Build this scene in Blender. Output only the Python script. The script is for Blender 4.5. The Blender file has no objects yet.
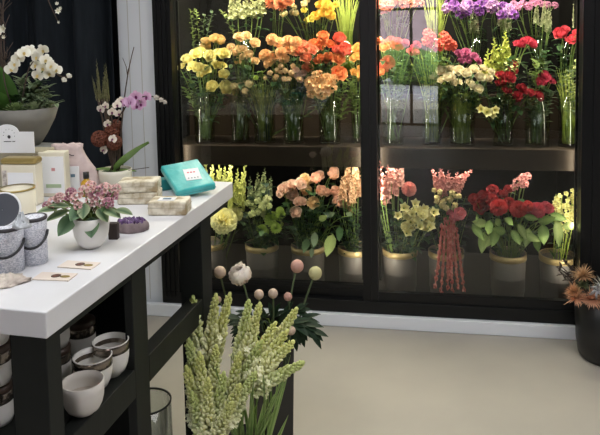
import bpy, math, random
from mathutils import Vector, Matrix, Quaternion
random.seed(7)
C = bpy.context.scene.collection
PI = math.pi
V = Vector
# ------------------------------------------------------------------ camera model (600 x 435)
F, PITCH, ROLL, PX, PY = 673.6, .0819, .0185, 306.25, 76.1
H = 1.5
_c, _s = math.cos(PITCH), math.sin(PITCH)
_F = V((0, _c, -_s)); _U0 = V((0, _s, _c))
_R = V((1, 0, 0))*math.cos(ROLL) - _U0*math.sin(ROLL)
_U = V((1, 0, 0))*math.sin(ROLL) + _U0*math.cos(ROLL)
EYE = V((0, 0, H))
def ray(px, py): return _F*F + _R*(px-PX) - _U*(py-PY)
WY, WD = .1679, 3.297            # back wall: yaw and distance
WT = V((math.cos(WY), -math.sin(WY), 0)); WN = V((math.sin(WY), math.cos(WY), 0)); W0 = V((0, WD, 0))
def wall(t, d, z): return W0 + WT*t + WN*d + V((0, 0, z))
def wpx(px, py, d):
    r = ray(px, py); k = (W0+WN*d-EYE).dot(WN)/r.dot(WN); return EYE+r*k
TY, TH = .2362, .947              # display table
TS = V((math.sin(TY), math.cos(TY), 0)); TE = V((math.cos(TY), -math.sin(TY), 0)); TC = V((-.5126, 1.2621, 0))
def tab(s, e, z): return TC + TS*s - TE*e + V((0, 0, z))
def zpx(px, py, z=TH):
    r = ray(px, py); k = (z-H)/r.z; return EYE+r*k
def ypx(px, py, Y):
    r = ray(px, py); return EYE+r*(Y/r.y)
def ppm(p): return F/((p-EYE).dot(_F))       # pixels per metre at a point

# ------------------------------------------------------------------ materials
def lin(c):
    o = []
    for x in c:
        x /= 255; o.append(x/12.92 if x <= .04045 else ((x+.055)/1.055)**2.4)
    return (*o, 1)
def newmat(name):
    m = bpy.data.materials.new(name); m.use_nodes = True
    nt = m.node_tree; nt.nodes.clear(); out = nt.nodes.new('ShaderNodeOutputMaterial')
    return m, nt, out
def mat(name, c, rough=.6, metal=0, c2=None, scale=20, amt=.5, bump=0, spec=.5, coord='Object', detail=4, stretch=None, coat=0):
    m, nt, out = newmat(name); N = nt.nodes; L = nt.links
    b = N.new('ShaderNodeBsdfPrincipled'); L.new(b.outputs[0], out.inputs[0])
    b.inputs['Base Color'].default_value = lin(c); b.inputs['Roughness'].default_value = rough
    b.inputs['Metallic'].default_value = metal; b.inputs['Specular IOR Level'].default_value = spec
    b.inputs['Coat Weight'].default_value = coat
    if c2 or bump:
        tc = N.new('ShaderNodeTexCoord'); nz = N.new('ShaderNodeTexNoise'); src = tc.outputs[coord]
        if stretch:
            mp = N.new('ShaderNodeMapping'); mp.inputs['Scale'].default_value = stretch; L.new(src, mp.inputs[0]); src = mp.outputs[0]
        L.new(src, nz.inputs['Vector']); nz.inputs['Scale'].default_value = scale; nz.inputs['Detail'].default_value = detail
        if c2:
            rp = N.new('ShaderNodeValToRGB'); rp.color_ramp.elements[0].position = .5-.5*amt; rp.color_ramp.elements[1].position = .5+.5*amt
            rp.color_ramp.elements[0].color = lin(c); rp.color_ramp.elements[1].color = lin(c2)
            L.new(nz.outputs['Fac'], rp.inputs[0]); L.new(rp.outputs[0], b.inputs['Base Color'])
        if bump:
            bp = N.new('ShaderNodeBump'); bp.inputs['Strength'].default_value = bump; bp.inputs['Distance'].default_value = .01
            L.new(nz.outputs['Fac'], bp.inputs['Height']); L.new(bp.outputs[0], b.inputs['Normal'])
    return m
_pm = {}
def petal(a, b=None, rough=.55, trans=.25, var=.12):
    """a = colour at the heart, b = colour at the petal tip; varies a little from flower to flower"""
    b = b or a; key = (a, b, trans, var)
    if key in _pm: return _pm[key]
    m, nt, out = newmat('petal'); N = nt.nodes; L = nt.links
    at = N.new('ShaderNodeAttribute'); at.attribute_name = 'tone'
    mx = N.new('ShaderNodeMix'); mx.data_type = 'RGBA'; L.new(at.outputs['Fac'], mx.inputs[0])
    mx.inputs[6].default_value = lin(a); mx.inputs[7].default_value = lin(b)
    oi = N.new('ShaderNodeObjectInfo'); mr = N.new('ShaderNodeMapRange')
    mr.inputs[3].default_value = 1-var; mr.inputs[4].default_value = 1+var; L.new(oi.outputs['Random'], mr.inputs[0])
    hs = N.new('ShaderNodeHueSaturation'); L.new(mr.outputs[0], hs.inputs['Value']); L.new(mx.outputs[2], hs.inputs['Color']); hs.inputs['Saturation'].default_value = .93
    bs = N.new('ShaderNodeBsdfPrincipled'); bs.inputs['Roughness'].default_value = rough; bs.inputs['Specular IOR Level'].default_value = .3
    tr = N.new('ShaderNodeBsdfTranslucent'); ms = N.new('ShaderNodeMixShader'); ms.inputs[0].default_value = trans
    L.new(hs.outputs[0], bs.inputs['Base Color']); L.new(hs.outputs[0], tr.inputs[0])
    L.new(bs.outputs[0], ms.inputs[1]); L.new(tr.outputs[0], ms.inputs[2]); L.new(ms.outputs[0], out.inputs[0])
    _pm[key] = m; return m
def glassmat(name, tint=(250, 252, 250), rough=.01, ior=1.45):
    m, nt, out = newmat(name); N = nt.nodes; L = nt.links
    t = N.new('ShaderNodeBsdfTransparent'); t.inputs[0].default_value = lin(tint)
    g = N.new('ShaderNodeBsdfGlossy'); g.inputs['Roughness'].default_value = rough
    f = N.new('ShaderNodeFresnel'); ge = N.new('ShaderNodeNewGeometry'); mr = N.new('ShaderNodeMapRange'); mr.inputs[3].default_value = ior; mr.inputs[4].default_value = 1/ior
    L.new(ge.outputs['Backfacing'], mr.inputs[0]); L.new(mr.outputs[0], f.inputs[0])
    ms = N.new('ShaderNodeMixShader'); L.new(f.outputs[0], ms.inputs[0]); L.new(t.outputs[0], ms.inputs[1]); L.new(g.outputs[0], ms.inputs[2])
    L.new(ms.outputs[0], out.inputs[0]); return m
M = dict(
    floor=mat('concrete', (150, 145, 138), .55, c2=(165, 159, 150), scale=2.2, amt=.5, bump=.05, coord='Object', detail=8),
    white=mat('white_paint', (226, 229, 234), .5), slab=mat('white_laminate', (226, 225, 228), .35, c2=(216, 215, 218), scale=6, amt=.4),
    wallp=mat('wall_plaster', (196, 194, 190), .8), darkw=mat('dark_plaster', (42, 42, 44), .8), ceil=mat('ceiling_paint', (215, 212, 206), .9),
    frame=mat('black_aluminium', (11, 12, 13), .4, spec=.3), frame2=mat('dark_seal', (9, 10, 9), .6),
    wood=mat('black_wood', (17, 20, 18), .55, spec=.3, c2=(25, 28, 26), scale=18, stretch=(1, 1, .08), bump=.1),
    woodp=mat('black_panel', (9, 11, 12), .7, spec=.2, c2=(14, 17, 18), scale=30, stretch=(1, 1, .05)),
    curtain=mat('black_cloth', (26, 30, 35), .9, spec=.15, c2=(36, 41, 47), scale=60, stretch=(1, 1, .1)),
    shelf=mat('bronze_shelf', (40, 32, 25), .6, spec=.15, c2=(53, 43, 35), scale=4, amt=.6), back=mat('cooler_back', (10, 10, 9), .6, spec=.1, c2=(20, 18, 17), scale=3, amt=.6),
    deck=mat('cooler_deck', (78, 72, 68), .5), bucket=mat('taupe_bucket', (116, 108, 104), .45), band=mat('brass_band', (190, 164, 116), .35, metal=.35),
    pane=glassmat('door_glass', (240, 243, 240)), vase=glassmat('vase_glass', (248, 250, 246), .02, 1.5), water=glassmat('vase_water', (244, 247, 228), .02, 1.15),
    jar=glassmat('dark_glass', (240, 243, 243), .02, 1.55),
    stem=petal((96, 122, 56), (134, 156, 76)), lime=petal((150, 170, 60), (190, 205, 90)),
    leaf=petal((48, 78, 42), (74, 106, 60)), dleaf=petal((24, 42, 28), (42, 66, 42)), lleaf=petal((130, 156, 76), (192, 206, 126)),
    pale=petal((196, 205, 120), (222, 224, 150)), sage=petal((92, 112, 84), (132, 150, 116)),
    twig=mat('twig_bark', (72, 58, 50), .8), straw=petal((140, 128, 80), (170, 158, 104)),
    black=mat('black_ceramic', (20, 20, 21), .4), concrete=mat('concrete_planter', (112, 110, 104), .85, c2=(130, 127, 120), scale=12, bump=.2),
    riser=mat('grey_block', (112, 113, 115), .8), soil=mat('soil', (56, 46, 36), .95, c2=(84, 70, 54), scale=60, bump=.6),
    ceramic=mat('white_ceramic', (222, 219, 214), .3), cream=mat('cream_ceramic', (208, 202, 188), .35), matte=mat('matte_porcelain', (206, 200, 193), .7),
    silver=mat('silver_band', (138, 128, 118), .22, metal=.85), brownlid=mat('brown_lid', (74, 58, 50), .35), gold=mat('old_gold', (160, 140, 84), .4, metal=.5),
    card=mat('card_white', (228, 228, 230), .7), carton=mat('cream_carton', (216, 208, 186), .6, c2=(226, 219, 200), scale=14),
    pattern=mat('patterned_paper', (206, 198, 190), .6, c2=(150, 140, 132), scale=90, amt=.25),
    wrap=mat('marbled_wrap', (226, 218, 200), .55, c2=(158, 140, 108), scale=30, amt=.22, detail=8),
    beige=mat('beige_lid', (150, 142, 120), .6, c2=(170, 162, 140), scale=14),
    cloth=mat('pink_linen', (206, 188, 184), .85, c2=(184, 162, 160), scale=40, amt=.5, bump=.3), lace=mat('lace_cloth', (214, 204, 192), .85, c2=(176, 162, 152), scale=60, amt=.4, bump=.6),
    turq=mat('turquoise_foil', (38, 158, 160), .3, c2=(74, 184, 184), scale=26, amt=.5, bump=.3, coat=.5), turqd=mat('turquoise_rim', (24, 124, 130), .35),
    ribbon=mat('black_ribbon', (24, 22, 28), .5), grey=mat('dark_grey_face', (72, 74, 82), .5), ink=mat('ink', (60, 56, 60), .7), red=mat('red_ink', (206, 66, 90), .7),
    blue=mat('blue_ink', (96, 120, 140), .7), yellowink=mat('yellow_print', (206, 184, 84), .6), greenink=mat('green_print', (164, 182, 150), .7),
    oil=mat('golden_oil', (196, 150, 40), .15, coat=1), amet=mat('amethyst', (62, 40, 74), .2, c2=(130, 100, 150), scale=70, amt=.3, bump=1), rock=mat('geode_rock', (150, 134, 136), .8, c2=(100, 86, 88), scale=40),
    silverp=mat('silver_ribbon', (190, 190, 196), .3, metal=.7),
    photo=mat('card_print', (120, 78, 62), .6, c2=(60, 50, 40), scale=120), tissue=mat('silver_tissue', (168, 172, 178), .45, c2=(208, 210, 214), scale=50, bump=.6),
    peach=mat('pale_card', (222, 208, 196), .6), plum=mat('dark_plum', (46, 34, 32), .5),
    pave=mat('pavement', (150, 148, 158), .8, c2=(168, 166, 174), scale=1.5), hedge=mat('hedge', (70, 100, 50), .9, c2=(120, 150, 80), scale=6, bump=1), facade=mat('facade', (200, 176, 182), .9),
)
def tweed():
    m, nt, out = newmat('tweed_paper'); N = nt.nodes; L = nt.links
    b = N.new('ShaderNodeBsdfPrincipled'); b.inputs['Roughness'].default_value = .8; L.new(b.outputs[0], out.inputs[0])
    tc = N.new('ShaderNodeTexCoord'); mp = N.new('ShaderNodeMapping'); mp.inputs['Scale'].default_value = (230, 230, 600); L.new(tc.outputs['Object'], mp.inputs[0])
    nz = N.new('ShaderNodeTexNoise'); nz.inputs['Scale'].default_value = 1.0; L.new(mp.outputs[0], nz.inputs['Vector'])
    rp = N.new('ShaderNodeValToRGB'); rp.color_ramp.elements[0].position = .38; rp.color_ramp.elements[1].position = .6
    rp.color_ramp.elements[0].color = lin((172, 176, 190)); rp.color_ramp.elements[1].color = lin((232, 232, 238))
    L.new(nz.outputs['Fac'], rp.inputs[0]); L.new(rp.outputs[0], b.inputs['Base Color']); return m
M['tweed'] = tweed()

# ------------------------------------------------------------------ mesh building
def frame_to(z, spin=0):
    z = z.normalized(); q = V((0, 0, 1)).rotation_difference(z)
    return (q @ Quaternion((0, 0, 1), spin))
class MB:
    def __init__(s): s.v = []; s.f = []; s.t = []
    def add(s, vs, fs, tone=.5):
        n = len(s.v); s.v += [tuple(v) for v in vs]; s.f += [tuple(i+n for i in f) for f in fs]
        s.t += tone if isinstance(tone, list) else [tone]*len(vs); return s
    def box(s, lo, hi, rot=None, c=None, tone=.5):
        (a, b, d), (e, f, g) = lo, hi
        vs = [V(p) for p in ((a, b, d), (e, b, d), (e, f, d), (a, f, d), (a, b, g), (e, b, g), (e, f, g), (a, f, g))]
        if rot is not None: vs = [rot @ v for v in vs]
        if c is not None: vs = [v+V(c) for v in vs]
        return s.add(vs, [(0, 3, 2, 1), (4, 5, 6, 7), (0, 1, 5, 4), (1, 2, 6, 5), (2, 3, 7, 6), (3, 0, 4, 7)], tone)
    def tube(s, pts, r, n=6, cap=True, tone=None):
        pts = [V(p) for p in pts]; k = len(pts); r = r if isinstance(r, (list, tuple)) else [r]*k
        vs = []; fs = []; ts = []
        up = None
        for i, p in enumerate(pts):
            d = (pts[min(i+1, k-1)]-pts[max(i-1, 0)]); d = d.normalized() if d.length > 1e-9 else V((0, 0, 1))
            if up is None: up = d.orthogonal().normalized()
            else:
                up = up-d*up.dot(d); up = up.normalized() if up.length > 1e-6 else d.orthogonal().normalized()
            w = d.cross(up)
            for j in range(n):
                a = 2*PI*j/n; vs.append(p+(up*math.cos(a)+w*math.sin(a))*r[i]); ts.append(i/(k-1) if tone is None else tone)
        for i in range(k-1):
            for j in range(n): fs.append((i*n+j, i*n+(j+1) % n, (i+1)*n+(j+1) % n, (i+1)*n+j))
        if cap: fs.append(tuple(range(n-1, -1, -1))); fs.append(tuple((k-1)*n+j for j in range(n)))
        return s.add(vs, fs, ts)
    def lathe(s, prof, n=28, c=(0, 0, 0), tone=.5, sq=1, wob=0):
        vs = []; fs = []; k = len(prof)
        for i, (r, z) in enumerate(prof):
            for j in range(n):
                a = 2*PI*j/n; rr = r*(1+wob*math.sin(a*5+i)*(.5+.5*math.sin(a*3))); vs.append((c[0]+rr*math.cos(a), c[1]+rr*math.sin(a)*sq, c[2]+z))
        for i in range(k-1):
            for j in range(n): fs.append((i*n+j, i*n+(j+1) % n, (i+1)*n+(j+1) % n, (i+1)*n+j))
        return s.add(vs, fs, tone)
    def blob(s, c, r, q=None, n=6, m=4, tone=.5, tip=0):
        """small ellipsoid, r = (rx, ry, rz); tip sharpens the top"""
        vs = []; fs = []; ts = []
        for i in range(m+1):
            th = PI*i/m; z = -math.cos(th); rad = math.sin(th)*(1-tip*max(0, z))
            for j in range(n):
                a = 2*PI*j/n; p = V((rad*math.cos(a)*r[0], rad*math.sin(a)*r[1], z*r[2]))
                if q is not None: p = q @ p
                vs.append(p+V(c)); ts.append((z+1)/2 if tone is None else tone[len(ts)] if isinstance(tone, list) else tone)
        for i in range(m):
            for j in range(n): fs.append((i*n+j, i*n+(j+1) % n, (i+1)*n+(j+1) % n, (i+1)*n+j))
        return s.add(vs, fs, ts)
    def petal(s, az, L, W, t0, t1, r0=0, z0=0, cup=.3, nu=2, nv=4, ruf=0, q=None, c=None, t_lo=0., t_hi=1., shape=.6, point=0):
        vs = []; fs = []; ts = []; r = r0; z = z0; ph = random.random()*6
        for i in range(nv+1):
            v = i/nv; th = t0+(t1-t0)*v
            if i: r += L/nv*math.sin(th); z += L/nv*math.cos(th)
            w = W*max(.12 if i == 0 else 0, math.sin(PI*min(1, .12+v**shape*.88)*(.78+.22*point)))
            if i == nv and point: w = W*.04
            for j in range(-nu, nu+1):
                u = j/nu; rr = r-cup*W*u*u*math.cos(th)*(.3+v); zz = z+cup*W*u*u*math.sin(th)*(.3+v)
                if i == nv and not point: zz -= .16*W*u*u*math.cos(th); rr -= .16*W*u*u*math.sin(th)
                if ruf: 
                    o = ruf*W*v*math.sin(u*5+ph); rr += o*math.cos(th); zz -= o*math.sin(th)
                p = V((rr*math.cos(az)-u*w*math.sin(az), rr*math.sin(az)+u*w*math.cos(az), zz))
                if q is not None: p = q @ p
                if c is not None: p = p+V(c)
                vs.append(p); ts.append(t_lo+(t_hi-t_lo)*v)
        k = 2*nu+1
        for i in range(nv):
            for j in range(k-1): fs.append((i*k+j, i*k+j+1, (i+1)*k+j+1, (i+1)*k+j))
        return s.add(vs, fs, ts)
    def leaf(s, p, d, up, L, W, bend=.4, fold=.15, nv=6, tones=(0, 1), wave=0):
        """a pointed leaf from p along d, bending away from up"""
        d = V(d).normalized(); up = V(up); up = (up-d*up.dot(d)); up = up.normalized() if up.length > 1e-5 else d.orthogonal().normalized()
        side = d.cross(up); vs = []; fs = []; ts = []; pos = V(p)
        for i in range(nv+1):
            v = i/nv; a = -bend*v*1.6; dd = d*math.cos(a)+up*math.sin(a); uu = up*math.cos(a)-d*math.sin(a)
            if i: pos = pos+dd*(L/nv)
            w = W*(math.sin(PI*min(1, v**.75))**.8 if 0 < v < 1 else .03)
            for u in (-1, 0, 1):
                vs.append(pos+side*(u*w)+uu*(abs(u)*fold*W+wave*W*math.sin(v*9+u))); ts.append(tones[0] if u == 0 else tones[1])
        for i in range(nv):
            for j in (0, 1): fs.append((i*3+j, i*3+j+1, i*3+j+4, i*3+j+3))
        return s.add(vs, fs, ts)
    def norm(s):
        """scale so the widest radius is 1"""
        R = max(math.hypot(x, y) for x, y, z in s.v); s.v = [(x/R, y/R, z/R) for x, y, z in s.v]; return s
    def mesh(s, name, smooth=True):
        me = bpy.data.meshes.new(name); me.from_pydata(s.v, [], s.f); me.validate(); me.update()
        if smooth: me.polygons.foreach_set('use_smooth', [True]*len(me.polygons))
        if len(me.vertices) == len(s.t):
            a = me.attributes.new('tone', 'FLOAT', 'POINT'); a.data.foreach_set('value', [float(x) for x in s.t])
        return me
    def build(s, name, m, parent=None, smooth=True, loc=None, rot=None, bevel=0):
        me = s.mesh(name, smooth); me.materials.append(m); o = bpy.data.objects.new(name, me); C.objects.link(o)
        if parent: o.parent = parent
        if loc is not None: o.location = loc
        if rot is not None: setrot(o, rot)
        if bevel:
            b = o.modifiers.new('bevel', 'BEVEL'); b.width = bevel; b.segments = 2; b.limit_method = 'ANGLE'
        return o
def setrot(o, r):
    if isinstance(r, Quaternion): o.rotation_mode = 'QUATERNION'; o.rotation_quaternion = r
    else: o.rotation_euler = r
def tag(o, label, cat, group=None, kind=None):
    o['label'] = label; o['category'] = cat
    if group: o['group'] = group
    if kind: o['kind'] = kind
    return o
def thing(name, label, cat, loc, rot=None, group=None, kind=None):
    o = bpy.data.objects.new(name, None); C.objects.link(o); o.location = loc; o.empty_display_size = .02
    if rot is not None: setrot(o, rot)
    return tag(o, label, cat, group, kind)
def struct(name, mb, m, **k):
    o = mb.build(name, m, smooth=False, **k); o['kind'] = 'structure'; return o
def inst(name, me, m, parent, loc, rot=None, sc=1):
    """object on a shared mesh with its own material slot"""
    o = bpy.data.objects.new(name, me); C.objects.link(o); o.parent = parent; o.location = loc
    if rot is not None: setrot(o, rot)
    o.scale = (sc, sc, sc) if not isinstance(sc, (tuple, list)) else sc
    if not me.materials: me.materials.append(None)
    o.material_slots[0].link = 'OBJECT'; o.material_slots[0].material = m
    return o
U = random.uniform

# ------------------------------------------------------------------ bloom templates (radius 1, growing along +z from the origin)
def t_rose(open_=1.0):
    b = MB()
    for n, L, W, a, e, r0, z0 in ((3, .62, .26, .0, -.5, .08, .22), (4, .72, .36, .2, -.35, .1, .14), (5, .82, .46, .45, -.1, .12, .06),
                                  (5, .9, .52, .7*open_, .5*open_, .1, .0), (5, .92, .56, 1.0*open_, 1.3*open_, .06, -.02)):
        o = U(0, 6)
        for k in range(n): b.petal(o+2*PI*k/n+U(-.15, .15), L*U(.92, 1.06), W, a, e, r0, z0, cup=.45, nv=4, ruf=.05)
    b.norm(); return b.mesh('rose_bloom')
def t_ruffle(n=46, flat=.8):
    b = MB()
    for i in range(n):
        k = i/n; th = 1.45*math.sqrt(k); az = i*2.4
        b.petal(az, 1.0*(1-.1*k), .3, th*.55, th*1.05, .05*k, (1-k)*.1, cup=-.1, nv=3, nu=2, ruf=.35, t_lo=.1, t_hi=1, shape=1.2)
    b.norm(); return b.mesh('carnation_bloom')
def t_mum(n=90):
    b = MB()
    for i in range(n):
        k = i/n; th = 1.75*math.sqrt(k); b.petal(i*2.4, .95, .13, th*.8, th*.8-.25+.5*k, .03, .25*(1-k), cup=.2, nv=3, nu=1, shape=.7)
    b.norm(); return b.mesh('pompon_bloom')
def t_star(n=6, W=.34, e=1.35, throat=.3):
    b = MB()
    for k in range(n): b.petal(2*PI*k/n+U(-.1, .1), 1.15, W, .35, e+U(-.15, .15), .04, 0, cup=.2, nv=4, point=.8, shape=.8)
    for k in range(4): b.tube([(0, 0, .1), (U(-.18, .18), U(-.18, .18), .75)], .02, 3, tone=0)
    b.norm(); return b.mesh('star_bloom')
def t_cluster(n=11, kind='star'):
    b = MB()
    for i in range(n):
        k = (i+.5)/n; th = 1.35*math.sqrt(k); az = i*2.4; d = V((math.sin(th)*math.cos(az), math.sin(th)*math.sin(az), math.cos(th)))
        q = frame_to(d, U(0, 6)); c = d*.62
        for j in range(5): b.petal(2*PI*j/5, .42, .17, .3, 1.25+U(-.2, .2), .02, 0, cup=.2, nv=3, nu=1, q=q, c=c, ruf=.2)
        b.tube([(0, 0, 0), c], .02, 3, tone=0)
    b.norm(); return b.mesh('cluster_bloom')
def t_bud():
    b = MB()
    for k in range(4): b.petal(PI/2*k+U(-.2, .2), 1.7, .85, .75, -.75, .1, 0, cup=.5, nv=5, nu=2)
    b.blob((0, 0, .7), (.62, .62, .72), n=8, m=5, tone=.6)
    b.norm(); return b.mesh('bud')
def t_ball(n=80):
    b = MB()
    for i in range(n):
        k = (i+.5)/n; th = 2.2*math.sqrt(k); az = i*2.4; d = V((math.sin(th)*math.cos(az), math.sin(th)*math.sin(az), math.cos(th)))
        q = frame_to(d, U(0, 6))
        for j in range(4): b.petal(PI/2*j, .26, .12, .5, 1.35, .01, 0, cup=.1, nv=2, nu=1, q=q, c=d*.8+V((0, 0, .8)))
    b.blob((0, 0, .8), (.78, .78, .78), n=10, m=6, tone=0)
    b.norm(); return b.mesh('ball_bloom')
def t_pbud():
    b = MB(); b.blob((0, 0, .88), (.84, .84, .86), n=16, m=10, tone=.1)
    for i in range(7): b.petal(i*2.4, 1.9, .8, 1.25-.07*i, -1.35+.05*i, .12, .1, cup=.5, nv=8, nu=3, t_lo=.0, t_hi=1, ruf=.07)
    b.norm(); return b.mesh('peony_bud')
def t_peony():
    b = MB()
    for n, L, W, a, e, r0 in ((5, .7, .4, -.1, -.6, .1), (6, .85, .45, .2, -.5, .16), (7, 1.0, .5, .5, -.45, .2), (7, 1.1, .55, .8, -.35, .2), (7, 1.1, .6, 1.1, -.1, .12)):
        o = U(0, 6)
        for k in range(n): b.petal(o+2*PI*k/n+U(-.2, .2), L*U(.9, 1.08), W, a, e, r0, 0, cup=.35, nv=5, nu=3, ruf=.16)
    b.norm(); return b.mesh('peony_bloom')
def t_orchid():
    b = MB()
    for az, L, W in ((PI/2, 1.0, .42), (PI/2+2.2, .95, .36), (PI/2-2.2, .95, .36)): b.petal(az, L, W, 1.2, 1.65, .03, 0, cup=.1, nv=4, t_lo=.3)
    for az in (.12, PI-.12): b.petal(az, 1.0, .62, 1.25, 1.6, .03, .04, cup=.1, nv=4, nu=3, t_lo=.3)
    b.norm(); return b.mesh('orchid_petals')
def t_lip():
    b = MB(); b.petal(-PI/2, .5, .22, .5, 1.5, .02, .05, cup=.5, nv=3, t_lo=0, t_hi=.5); b.blob((0, 0, .12), (.12, .1, .16), tone=.2)
    for a in (-.6, -PI+.6): b.petal(a, .3, .14, .4, .9, .02, .04, cup=.4, nv=3, t_hi=.4)
    return b.mesh('orchid_lip')
def t_spike(n=34, w=.19, dense=1., bud=.35, lean=.9):
    """flower spike: height 1 along z, starts at z=0; florets shrink to buds at the tip"""
    b = MB(); b.tube([(0, 0, -.15), (0, 0, .5), (0, 0, 1)], [.016, .014, .008], 5, tone=0)
    for i in range(n):
        k = i/n; z = k*.98; r = w*(1-k)**.6*.55+.012; az = i*2.4+U(-.2, .2)
        d = V((math.cos(az)*math.sin(lean), math.sin(az)*math.sin(lean), math.cos(lean))); q = frame_to(d, U(0, 6)); c = V((0, 0, z))+d*r*.4
        if k < 1-bud:
            for j in range(4): b.petal(PI/2*j, r*1.25, r*.55, .35, 1.3+U(-.3, .3), .0, 0, cup=.4, nv=3, nu=1, q=q, c=c, ruf=.25, t_lo=.2, t_hi=1)
            b.blob(c+d*r*.4, (r*.35, r*.35, r*.55), q, tone=.6, n=5, m=3)
        else: b.blob(c+d*r*.6, (r*.5, r*.5, r*.9), q, tone=1-(k-(1-bud))/bud*.8, n=5, m=4, tip=.4)
    return b.mesh('flower_spike')
def t_tuberose(seed):
    random.seed(seed); b = MB(); b.tube([(0, 0, -.1), (0, 0, .5), (0, 0, 1)], [.02, .018, .01], 5, tone=.2)
    n = 96
    for i in range(n):
        k = i/n; z = k**.92*.93; az = i*2.4+U(-.3, .3); ln = .105*(1-k*.55)*U(.8, 1.2); lean = (.5+U(-.15, .2))*(1-k*.4)
        d = V((math.cos(az)*math.sin(lean), math.sin(az)*math.sin(lean), math.cos(lean))); q = frame_to(d, U(0, 6))
        rad = .030*(1-.45*k)*U(.85, 1.15); tn = max(0, min(1, 1-k*.9+U(-.2, .2))); c = V((0, 0, z))+V((math.cos(az), math.sin(az), 0))*.05*(1-.6*k)+d*ln*.5
        b.blob(c, (rad, rad, ln*.6), q, n=6, m=5, tone=[max(0, tn-.5+.5*((g//6)/5)) for g in range(36)], tip=.25)
        if k < .3 and i % 5 == 0:
            for a in range(5): b.petal(a*1.257, .045, .016, .5, 1.3, .004, 0, nv=2, nu=1, q=q, c=c+d*ln*.5, t_lo=.9, t_hi=1)
    b.blob((0, 0, .97), (.026, .026, .05), n=6, m=4, tone=0)
    random.seed(seed+99); return b.mesh('tuberose_spike')
T = dict(rose=[t_rose(), t_rose(.85), t_rose(1.1)], tight=[t_rose(.5), t_rose(.6)], ruffle=[t_ruffle(), t_ruffle(38)], mum=[t_mum(), t_mum(70)],
         star=[t_star(), t_star(6, .28, 1.2)], lily=[t_star(5, .42, 1.1)], cluster=[t_cluster(), t_cluster(14), t_cluster(9)], bud=[t_bud(), t_bud()],
         ball=[t_ball()], peony=[t_peony(), t_peony()], pbud=[t_pbud(), t_pbud()], orchid=[t_orchid()], spike=[t_spike(26, .2, bud=.4, lean=1.05), t_spike(30, .2, bud=.35, lean=1.1), t_spike(22, .21, bud=.45, lean=1.05)], loose=[t_spike(22, .2, bud=.3, lean=1.2), t_spike(18, .22, bud=.4, lean=1.2)],
         tube=[t_tuberose(3), t_tuberose(4), t_tuberose(5)])
LIP = t_lip()
MID = dict(pbud=.9, rose=.55, tight=.8, ruffle=.4, mum=.35, star=.3, lily=.3, cluster=.5, bud=.9, ball=1., peony=.75)
random.seed(11)

def bez(a, b, c, n=8): return [a*(1-t)**2+b*2*t*(1-t)+c*t*t for t in (i/n for i in range(n+1))]
TOCAM = V((0, -1, .12)).normalized()
def flower(name, kind, tgt, base, r, m, label, cat='flower', group=None, face=.55, stemm=None, leaves=3, leafm=None, leafL=.055, leafW=.014, stemr=.0022, spin=None, up=.5):
    """one cut flower: bloom, stem and foliage under an Empty at the foot of its stem"""
    root = thing(name, label, cat, base, group=group)
    span = tgt-base; out = V((span.x, span.y, 0))
    ax = (TOCAM*face+V((0, 0, up))+out*2.2+V((U(-.22, .22), U(-.15, .15), U(-.1, .15)))).normalized()
    me = random.choice(T[kind]); q = frame_to(ax, U(0, 6) if spin is None else spin)
    mid = MID.get(kind, .5)
    foot = tgt-ax*(r*mid)
    inst('bloom', me, m, root, foot-base, q, r)
    mb = MB(); ctl = base+(foot-base)*.6-ax*.0+V((0, 0, (foot-base).z*.12)); ctl = foot-ax*min(.12, span.length*.35)
    pts = bez(V((0, 0, 0)), ctl-base, foot-base+ax*r*.15)
    mb.tube(pts, stemr, 5); mb.blob(foot-base+ax*r*.12, (r*.2, r*.2, r*.2), n=5, m=3)
    mb.build('stem', stemm or M['stem'], root)
    if leaves:
        lb = MB()
        for i in range(leaves):
            k = U(.45, .88); j = int(k*8); p = pts[j]; a = U(0, 2*PI)
            lb.leaf(p, V((math.cos(a), math.sin(a)-.35, U(.1, .9))), V((0, 0, 1)), leafL*U(.8, 1.3), leafW*U(.8, 1.3), bend=U(.3, .9))
        lb.build('foliage', leafm or M['leaf'], root)
    return root
def spike(name, kind, tip, low, base, w, m, label, cat='flower', group=None, stemm=None, leaves=0, leafm=None):
    """spike flower: blossom column from low up to tip, stem down to base"""
    root = thing(name, label, cat, base, group=group); ax = tip-low; L = ax.length
    inst('flower_spike', random.choice(T[kind]), m, root, low-base, frame_to(ax, U(0, 6)), (w, w, L))
    pts = bez(V((0, 0, 0)), low-base-ax.normalized()*min(.1, (low-base).length*.5), low-base+ax*.03)
    MB().tube(pts, .003, 5).build('stem', stemm or M['stem'], root)
    if leaves:
        lb = MB()
        for i in range(leaves):
            p = pts[int(U(2, 8))]; a = U(0, 2*PI); lb.leaf(p, V((math.cos(a), math.sin(a)-.3, U(.3, 1.2))), V((0, 0, 1)), U(.05, .08), .009, bend=U(.2, .7))
        lb.build('foliage', leafm or M['leaf'], root)
    return root
def sprig(name, tgt, base, label, group=None, m=None, n=12, L=.045, W=.012, cat='foliage', round_=False, droop=.5, sm=None):
    """a foliage stem with leaves in pairs"""
    root = thing(name, label, cat, base, group=group); d = tgt-base
    pts = bez(V((0, 0, 0)), d*.5+V((0, 0, d.length*.18)), d, 10)
    MB().tube(pts, [.0026*(1-.06*i) for i in range(11)], 5).build('stem', sm or M['stem'], root)
    b = MB()
    for i in range(n):
        k = .3+.7*i/n; x = k*10; j = min(9, int(x)); p = pts[j].lerp(pts[j+1], x-j); a = i*2.3+U(-.3, .3)
        b.leaf(p, V((math.cos(a), math.sin(a)-.25, U(.0, .8)))+d.normalized()*.5, V((0, 0, 1)), L*U(.75, 1.2), W*U(.8, 1.2), bend=U(.1, droop*1.6))
    b.build('foliage', m or M['leaf'], root); return root
def near_vase(p, r): a = U(0, 6.28); return p+V((math.cos(a), math.sin(a), 0))*U(0, r)

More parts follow.
